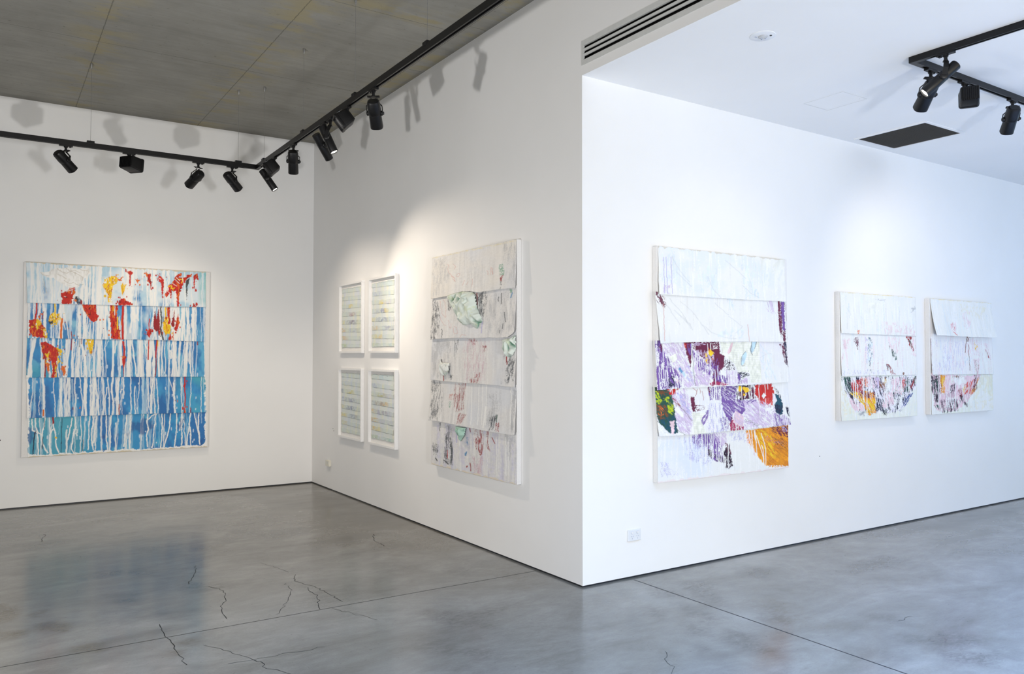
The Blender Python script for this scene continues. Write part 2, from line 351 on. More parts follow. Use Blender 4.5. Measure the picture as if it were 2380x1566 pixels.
# ---- outlines and paint marks of the works, floor stains and cracks (millimetres)
ART = {}
ART['blue'] = dict(curves=[[34,435,213,433,390,435,571,433,820,432,1075,429,1408,426,1832,418],[44,809,276,808,515,810,825,813,1080,809,1412,815,1836,826],[35,1226,295,1228,608,1227,935,1231,1300,1233,1843,1239],[50,1654,300,1653,613,1650,940,1652,1098,1650,1445,1655,1858,1657]], marks='''
P 0 W 0.0133 0 | 150 110 237 84 302 46 616 40 619 82 556 148 508 248 387 240 280 170 221 153
L 0 T 0.004 3 | 150 103 173 129 232 139
L 0 T 0.004 3 | 302 53 350 91 398 102 439 72 482 104
L 0 T 0.004 3 | 385 41 421 73 475 63 524 88
L 0 T 0.004 3 | 302 114 356 132 398 164
L 0 T 0.004 3 | 464 84 506 109 555 134 544 170
L 0 T 0.004 3 | 375 179 423 211 465 195
L 0 T 0.004 3 | 567 57 604 62 598 97
L 0 T 0.004 3 | 477 208 520 226 556 211
L 0 T 0.004 3 | 180 176 193 256 211 330
L 0 T 0.004 3 | 518 47 561 65
P 0 R 0.0146 0 | 353 324 388 295 424 259 478 246 478 284 461 339 450 429 360 433 349 365
L 0 W 0.0053 2 | 388 295 442 258
L 0 W 0.0053 2 | 400 301 466 263
L 0 W 0.0053 2 | 377 350 389 356
L 0 W 0.0053 2 | 448 278 443 320
P 0 K 0.0093 1 | 473 353 509 344 534 378 532 426 498 424 480 387
P 0 O 0.0053 0 | 467 380 492 386 480 408
P 0 D 0.0033 0 | 531 385 546 388 550 429 529 430
P 0 Y 0.0093 0 | 766 144 829 105 880 109 899 143 849 210 838 330 820 408 801 402 793 304 755 243 745 208
P 0 O 0.0066 0 | 860 103 899 129 944 148 906 157 873 124
P 0 Y 0.0053 0 | 878 109 891 130 886 187 870 202
P 0 Y 0.0033 0 | 924 206 950 194 976 210 963 268 942 319 931 255
P 0 R 0.0066 0 | 904 430 907 384 926 355 958 348 984 374 1056 407 1049 421
P 0 R 0.0053 0 | 996 49 1022 30 1051 60 1029 83 1026 208 1018 208 1010 159 1014 87
L 0 R 0.0053 2 | 974 43 1000 56
P 0 O 0.004 0 | 1065 120 1098 136 1127 131 1108 150 1099 179 1085 148
P 0 R 0.0053 0 | 1189 63 1236 56 1233 111 1243 154 1242 241 1234 234 1227 169 1204 149 1200 98
P 0 O 0.004 0 | 1183 60 1202 55 1203 91 1190 92
P 0 R 0.0066 0 | 1300 107 1330 73 1364 104 1376 143 1363 337 1356 330 1347 163 1323 124
L 0 R 0.0047 2 | 1303 60 1350 90
L 0 W 0.006 2 | 1316 99 1350 112
P 0 R 0.0106 0 | 1419 188 1459 153 1493 89 1527 43 1565 30 1568 55 1534 79 1603 83 1624 52 1673 35 1687 56 1631 81 1604 135 1570 188 1550 255 1543 300 1538 418 1520 418 1516 301 1501 243 1460 245 1455 348 1444 333 1440 275 1400 321 1389 292 1419 232
L 0 Y 0.0093 3 | 1426 195 1453 179 1474 230
L 0 Y 0.0093 3 | 1446 216 1494 207
L 0 Y 0.0093 3 | 1534 102 1583 106
L 0 Y 0.0093 3 | 1562 144 1590 99
L 0 W 0.0053 3 | 1493 104 1542 153
L 0 W 0.0053 3 | 1513 81 1548 123
L 0 W 0.0053 3 | 1466 157 1514 184
L 0 W 0.0053 3 | 1568 78 1583 151
L 0 W 0.0053 3 | 1406 247 1447 275
P 0 K 0.0047 0 | 1614 119 1652 80 1649 125 1632 192 1623 348 1615 208
P 0 R 0.0053 0 | 1697 48 1743 19 1754 101 1733 91 1719 69 1711 211 1702 204
P 0 R 0.0033 0 | 1680 419 1704 386 1733 417
L 1 R 0.0146 1 | 122 432 121 516 108 604
L 1 D 0.0066 1 | 156 542 154 609
L 1 D 0.006 1 | 185 520 174 602
P 1 R 0.0093 0 | 50 619 99 604 157 629 184 689 209 804 90 795 60 732
P 1 Y 0.008 1 | 108 671 122 623 157 609 161 676 129 727
P 1 Y 0.0093 1 | 184 689 240 722 217 790 188 784
L 1 Y 0.0146 2 | 289 439 293 531
P 1 Y 0.0093 0 | 232 580 267 525 332 543 350 590 309 639 274 653 233 627
P 1 K 0.0066 0 | 224 621 256 627 274 606 274 653 245 651
L 1 K 0.0053 1 | 273 575 268 592
L 1 K 0.0053 1 | 309 571 326 564
L 1 K 0.0053 1 | 312 584 326 581
L 1 O 0.0199 1 | 358 600 350 658 350 805
P 1 R 0.006 0 | 550 436 682 431 690 532 709 559 691 609 660 627 623 597 572 508
L 1 O 0.0066 1 | 556 439 563 481
L 1 O 0.0053 1 | 639 450 630 485
P 1 R 0.0093 0 | 820 440 899 434 892 568 912 681 939 811 837 802 836 703 822 570
L 1 Y 0.0093 1 | 852 439 856 492
L 1 W 0.008 1 | 871 442 869 541
L 1 Y 0.0133 1 | 899 561 899 695
L 1 O 0.0106 1 | 913 723 920 801
L 1 R 0.0226 1 | 953 446 949 581 951 807
L 1 O 0.0093 1 | 935 581 939 652
L 1 O 0.0133 1 | 168 548 168 553
L 1 O 0.0133 1 | 148 582 148 588
L 1 O 0.0133 1 | 725 594 725 599
L 1 O 0.012 1 | 756 590 756 595
L 1 O 0.012 1 | 814 711 814 717
L 1 O 0.0166 1 | 812 760 812 766
L 1 D 0.0066 1 | 760 687 760 693
L 1 D 0.0093 1 | 815 560 815 565
L 1 D 0.008 1 | 420 695 420 700
L 1 D 0.0093 1 | 387 630 387 636
L 1 O 0.0106 1 | 473 772 473 778
L 1 D 0.0066 1 | 512 779 512 784
L 1 D 0.008 1 | 447 735 452 811
P 1 R 0.006 0 | 1203 703 1243 688 1250 731 1227 789 1199 750
L 1 R 0.0093 2 | 1227 573 1223 689
P 1 D 0.0053 0 | 1267 616 1284 470 1302 571 1323 433 1337 643 1338 701 1296 716 1271 680
P 1 R 0.0053 0 | 1316 709 1343 701 1344 744 1324 752
L 1 K 0.0146 3 | 1348 432 1349 526 1357 613 1344 672 1357 744 1375 806
L 1 K 0.008 1 | 1372 547 1373 613
L 1 K 0.0066 1 | 1313 694 1320 737 1344 773
P 1 Y 0.0093 0 | 1366 642 1395 540 1430 553 1430 619 1459 655 1445 735 1398 740 1367 686
L 1 Y 0.012 1 | 1394 438 1399 539
P 1 R 0.0053 0 | 1408 433 1443 432 1443 524 1452 611 1437 633 1418 619 1433 582 1417 546
P 1 D 0.0047 0 | 1456 633 1484 522 1491 449 1493 647 1475 662
P 1 R 0.0053 0 | 1491 694 1512 595 1532 506 1550 609 1520 708
L 1 O 0.0093 1 | 1536 565 1540 624
P 1 R 0.006 0 | 1426 810 1448 721 1470 809
L 1 O 0.0066 1 | 1479 713 1480 808
L 1 O 0.0066 3 | 1403 641 1411 707
P 2 R 0.008 0 | 163 858 206 841 277 891 328 918 329 986 314 1020 191 1020 172 932
P 2 R 0.0069 0 | 249 1003 319 1003 311 1081 319 1117 295 1226 267 1226 278 1137 262 1067
L 2 D 0.0125 1 | 190 968 209 1031 206 1225
L 2 O 0.0055 1 | 216 1074 250 1081
P 2 O 0.0062 0 | 213 1074 250 1077 245 1144 239 1183 225 1137
P 2 O 0.0069 0 | 358 1099 395 1117 400 1167 387 1213 369 1174
P 2 Y 0.0069 0 | 316 996 342 1046 321 1095
P 2 Y 0.0049 0 | 295 1222 321 1138 313 1223
P 2 Y 0.006 0 | 319 925 343 918 370 945 338 996
P 2 Y 0.006 0 | 211 986 243 952 238 1010 244 1047 227 1033
P 2 Y 0.0053 0 | 593 814 667 813 658 922 646 975 624 964 614 895
L 2 D 0.0093 1 | 455 814 447 931
L 2 D 0.0066 1 | 549 811 546 865
L 2 K 0.0053 1 | 531 813 526 896
L 2 R 0.012 1 | 1222 817 1220 1034
L 2 R 0.0146 1 | 1308 817 1298 1010
L 2 D 0.0104 1 | 1300 1002 1302 1100 1293 1232
L 2 Y 0.008 1 | 1318 821 1318 882
L 2 R 0.0173 1 | 957 836 974 921 969 1010
P 2 R 0.0028 0 | 950 995 986 995 985 1069 970 1121 968 1228 962 1224 960 1113 951 1054
L 2 D 0.0093 1 | 1753 827 1752 864
L 2 D 0.008 1 | 407 808 407 816
L 2 D 0.008 1 | 480 848 480 856
L 2 D 0.008 1 | 588 985 588 993
L 2 D 0.008 1 | 384 921 385 929
L 3 R 0.0125 1 | 1616 1236 1613 1347 1620 1439 1616 1654
P 3 R 0.0028 0 | 1616 1301 1626 1332 1613 1374 1597 1347
P 3 R 0.0021 0 | 1616 1577 1629 1654 1603 1653
L 3 O 0.0139 1 | 196 1572 196 1632
L 3 D 0.0083 1 | 924 1536 925 1651
L 3 D 0.0083 1 | 1681 1598 1682 1652
L 3 D 0.0083 1 | 473 1553 473 1575
L 3 O 0.0083 1 | 539 1552 539 1566
L 3 D 0.0069 1 | 1511 1505 1512 1513
L 3 O 0.0069 1 | 1537 1506 1537 1529
L 4 D 0.018 1 | 288 1649 289 1725
L 4 W 0.0118 2 | 127 1660 126 1744 150 1808 187 1841 194 1936 244 2030
L 4 W 0.0118 2 | 215 1657 204 1755 187 1841
L 4 W 0.0118 2 | 95 1666 99 1784 144 1808 157 2046
L 4 W 0.0118 2 | 289 1727 296 1773 260 1835 255 1940 281 2047
L 4 W 0.0118 2 | 296 1773 315 1838 320 1958 342 2030
L 4 W 0.0118 2 | 465 1674 451 1781 422 1935 417 2042
L 4 W 0.0118 2 | 493 1654 507 1776 483 1832 472 1938 466 2009 486 2046
L 4 W 0.0118 2 | 639 1660 634 1732 629 1876 625 2019
L 4 W 0.0118 2 | 678 1662 666 1769 655 1913 676 2023
L 4 W 0.0118 2 | 798 1659 800 1798 804 1922 819 2046
L 4 W 0.0118 2 | 703 1655 692 1792 675 1950
L 4 W 0.0118 2 | 850 1661 836 1799 843 1887 838 2033
L 4 W 0.0118 2 | 1221 1654 1216 1758 1230 1833 1210 1907 1225 2027
L 4 W 0.0118 2 | 1304 1657 1292 1822 1280 1986 1270 2038
L 4 W 0.0118 2 | 1236 1714 1263 1678 1311 1657
L 4 W 0.0118 2 | 1374 1660 1376 1803 1371 1953 1358 2043
L 4 W 0.0118 2 | 1462 1655 1454 1807 1420 1956 1400 2038
L 4 W 0.0118 2 | 1530 1658 1529 1848 1519 1962 1509 2045
L 4 W 0.0118 2 | 1588 1660 1586 1851 1588 2027
L 4 W 0.0118 2 | 1682 1656 1668 1778 1684 1894 1686 2033
L 4 W 0.0118 2 | 1669 1817 1648 1931 1639 2037
L 4 W 0.0118 2 | 1722 1658 1745 1782 1780 1922 1788 2031
L 4 W 0.0118 2 | 1773 1660 1772 1845 1784 1961
L 4 W 0.0118 2 | 1004 1660 992 1807 981 2005
L 4 W 0.0118 2 | 1051 1655 1043 1824 1038 2031
L 4 N 0.0097 1 | 126 1800 113 1917 106 2063
L 4 N 0.0055 1 | 209 1664 207 1769
L 4 N 0.0069 1 | 196 1859 192 1985
L 4 N 0.0055 1 | 371 1671 367 2031
L 4 N 0.0055 1 | 575 1909 574 2059
L 4 Y 0.0153 1 | 315 1869 320 1875
''')
ART['white'] = dict(curves=[[-11,383,304,378,447,359,573,354,719,362,860,380,985,379,1149,377,1447,381],[-8,758,186,755,423,753,575,755,815,761,1041,761,1150,766,1307,762,1378,738,1448,690],[-12,1127,292,1136,643,1142,966,1143,1192,1149,1446,1153],[-29,1500,201,1501,473,1506,728,1515,967,1523,1193,1523,1378,1526,1447,1508]], marks='''
L 0 p 0.004 3 | 296 87 329 110 296 126 329 167 382 203 446 227
L 0 p 0.004 3 | 407 98 446 121 433 145
L 0 p 0.004 3 | 471 205 497 188 528 197 509 220 471 211
L 0 p 0.004 3 | 382 203 433 226 459 260
L 0 p 0.004 3 | 408 224 446 253
L 0 p 0.004 3 | 609 259 572 300
L 0 p 0.004 3 | 670 276 646 299
L 0 p 0.004 3 | 754 259 742 325
L 0 p 0.004 3 | 1040 189 1040 247
L 0 p 0.004 3 | 1056 190 1059 249
L 0 p 0.004 3 | 1072 198 1073 244
L 0 p 0.004 3 | 990 208 995 243
L 0 t 0.0034 3 | 717 74 741 119 765 157 801 173 824 151 812 114 765 97 753 120
L 0 t 0.0034 3 | 882 121 911 218
L 0 t 0.0034 3 | 939 174 950 222
S 0 G 0 0.0687 0.0103 0.5 0.55 0.0343 | 8 19 289 35 355 169 183 348 10 350
S 0 G 0 0.0687 0.0092 0.5 0.6 0.0343 | 1201 10 1427 26 1427 375 1306 332
S 0 g 20 0.0057 0.0052 0.75 1 0.0034 | 1154 174 1217 177 1244 242 1228 269 1170 264
S 0 D 5 0.0114 0.0052 0.6 1 0.0034 | 1170 258 1233 264 1212 313 1191 323
S 0 d 5 0.0114 0.004 0.55 1 0.0029 | 1186 311 1212 308 1197 378 1181 377
S 0 y 90 0.0229 0.0046 0.5 0.7 0.0046 | 0 -8 741 -3 1427 3 1427 20 741 15 0 9
S 1 d 0 0.0343 0.0052 0.46 0.95 0.0143 | 3 383 157 437 172 632 118 760 6 758
S 1 d 0 0.0343 0.0052 0.5 1 0.0057 | 291 381 383 387 383 513 318 503
S 1 d 0 0.0286 0.0063 0.5 1 0.0143 | 802 377 985 383 963 482 929 627 860 536
S 1 d 0 0.0229 0.0057 0.55 0.9 0.0069 | 813 384 906 384 917 450 883 489 814 450
L 1 D 0.0057 2 | 802 383 825 504
L 1 e 0.0086 2 | 790 412 802 509
L 1 p 0.0034 3 | 156 411 184 478 212 537 265 565 285 495 251 430 211 402
L 1 p 0.0034 3 | 171 555 239 628 279 636
L 1 p 0.0034 3 | 332 593 358 657 397 665 384 620
L 1 p 0.0034 3 | 423 665 449 716 512 712 487 661 436 653
L 1 p 0.0034 3 | 550 750 587 726 648 733
S 1 G 0 0.0859 0.0114 0.42 0.55 0.0229 | 985 395 1427 386 1428 690 1150 750 986 717
L 1 d 0.0052 2 | 1244 565 1265 640
L 1 d 0.0046 1 | 1229 655 1224 695
L 1 d 0.0046 1 | 1187 705 1182 728
L 1 d 0.0052 3 | 219 666 220 749
L 1 d 0.0052 2 | 1149 435 1149 469
L 1 d 0.0057 2 | 1197 409 1197 495
L 1 V 0.0052 1 | 912 621 907 721
L 1 v 0.0069 1 | 1347 414 1332 452
P 1 g 0.0057 1 | 1306 383 1347 391 1337 419 1316 406
S 2 d 0 0.0634 0.0079 0.5 0.8 0.0079 | 416 767 504 768 487 863 434 906
S 2 D 0 0.0238 0.0071 0.45 0.8 0.0119 | 658 762 822 774 806 815 741 814
S 2 D 0 0.0238 0.0063 0.5 0.9 0.0063 | 902 824 973 825 965 866 918 882
S 2 P 0 0.0713 0.0055 0.34 0.8 0.0238 | 590 770 996 777 966 1125 643 1117
S 2 D 0 0.0396 0.004 0.45 1 0.0079 | 726 1106 871 1046 856 1144 726 1131
S 2 G 0 0.1268 0.0159 0.5 0.6 0.0238 | 15 778 434 784 400 1114 17 1114
S 2 d 8 0.0476 0.0079 0.45 0.95 0.0159 | 1249 914 1419 930 1412 1121 1221 1126 1278 1008
L 2 D 0.0071 2 | 1271 918 1281 977
L 2 D 0.0079 2 | 247 1082 251 1127
S 2 d 0 0.0238 0.0071 0.6 0.9 0.0048 | 355 1076 418 1075 400 1123 364 1124
S 2 d 0 0.0317 0.0071 0.8 1 0.0024 | 345 993 367 993 349 1063 331 1063
L 2 K 0.0079 1 | 198 941 207 985
S 3 d 0 0.0713 0.0095 0.5 0.8 0.0238 | -2 1142 199 1155 219 1349 164 1486 1 1496
S 3 G 0 0.0951 0.0159 0.6 0.7 0.0159 | 1335 1161 1422 1166 1422 1501 1322 1494
S 3 G 0 0.0951 0.0111 0.5 0.7 0.0198 | 1012 1228 1177 1190 1178 1489 967 1513
S 3 D 0 0.0634 0.0048 0.42 0.8 0.0095 | 427 1148 626 1143 610 1363 525 1393 428 1390
S 3 D 12 0.0476 0.004 0.42 0.85 0.0079 | 516 1394 677 1410 594 1504 508 1497
S 3 d 8 0.0476 0.0063 0.5 1 0.0119 | 1043 1411 1148 1381 1119 1509 1029 1516
S 3 D -12 0.0396 0.0063 0.55 1 0.0063 | 1119 1446 1178 1442 1193 1511 1134 1516
S 3 p 0 0.0159 0.0063 0.6 0.9 0.0048 | 338 1247 401 1244 392 1297 338 1299
S 3 g 10 0.0238 0.0063 0.55 0.9 0.0048 | 338 1308 397 1310 375 1367 338 1360
L 3 e 0.0063 1 | 1148 1381 1141 1437
L 3 W 0.0048 2 | 726 1156 744 1489
L 3 W 0.0048 2 | 840 1153 857 1481
L 3 W 0.0048 2 | 903 1151 920 1476
L 3 W 0.0048 2 | 966 1149 982 1472
L 3 W 0.0048 2 | 1335 1138 1350 1445
L 3 W 0.0079 2 | 966 1327 952 1498
S 4 d 0 0.0713 0.0111 0.6 1 0.0119 | 239 1613 322 1589 412 1711 404 1867 241 1868 258 1699
S 4 d 0 0.0476 0.0095 0.5 0.95 0.0159 | 22 1712 146 1701 138 1826 32 1810
S 4 d 0 0.0476 0.0071 0.6 0.9 0.0032 | 145 1514 173 1512 174 1592 146 1594
S 4 d 0 0.0555 0.0063 0.4 0.7 0.0119 | 257 1515 402 1522 385 1688 258 1655
L 4 K 0.0087 2 | 81 1841 110 1861
L 4 K 0.0087 3 | 241 1842 323 1868
L 4 R 0.0055 1 | 305 1748 305 1817
S 4 D 0 0.0476 0.0071 0.5 0.9 0.0119 | 760 1521 905 1518 905 1664 882 1732 794 1683 769 1611
S 4 D -3 0.0476 0.0071 0.6 1 0.0063 | 952 1526 998 1523 998 1623 1021 1685 968 1658
S 4 P 0 0.0634 0.0111 0.65 0.85 0.0159 | 745 1762 905 1745 898 1884 762 1893
S 4 D 0 0.0159 0.0071 0.7 1 0.0048 | 842 1687 897 1681 882 1736 850 1727
P 4 v 0.0048 1 | 603 1744 645 1722 654 1755 612 1772
S 4 v 0 0.0238 0.0055 0.6 0.9 0.004 | 636 1606 670 1603 662 1671 645 1672
L 4 V 0.0063 1 | 473 1594 474 1662
L 4 D 0.0063 2 | 695 1517 711 1553
L 4 D 0.0055 2 | 1044 1571 1097 1618
S 4 G 0 0.1189 0.0159 0.5 0.6 0.0198 | 1265 1537 1422 1531 1423 1805 1308 1757
S 4 V 80 0.0238 0.0048 0.4 0.6 0.004 | 729 1888 1420 1896 1413 1904 713 1903
L 4 W 0.0048 2 | 967 1578 981 1890
L 4 W 0.0048 2 | 1119 1565 1132 1871
L 4 W 0.0048 2 | 1251 1553 1263 1855
L 4 W 0.0048 2 | 1294 1550 1306 1850
L 4 W 0.0048 2 | 526 1615 541 1945
L 4 D 0.0079 1 | 654 1847 646 1857
L 4 D 0.0063 2 | 704 1817 713 1882
''')
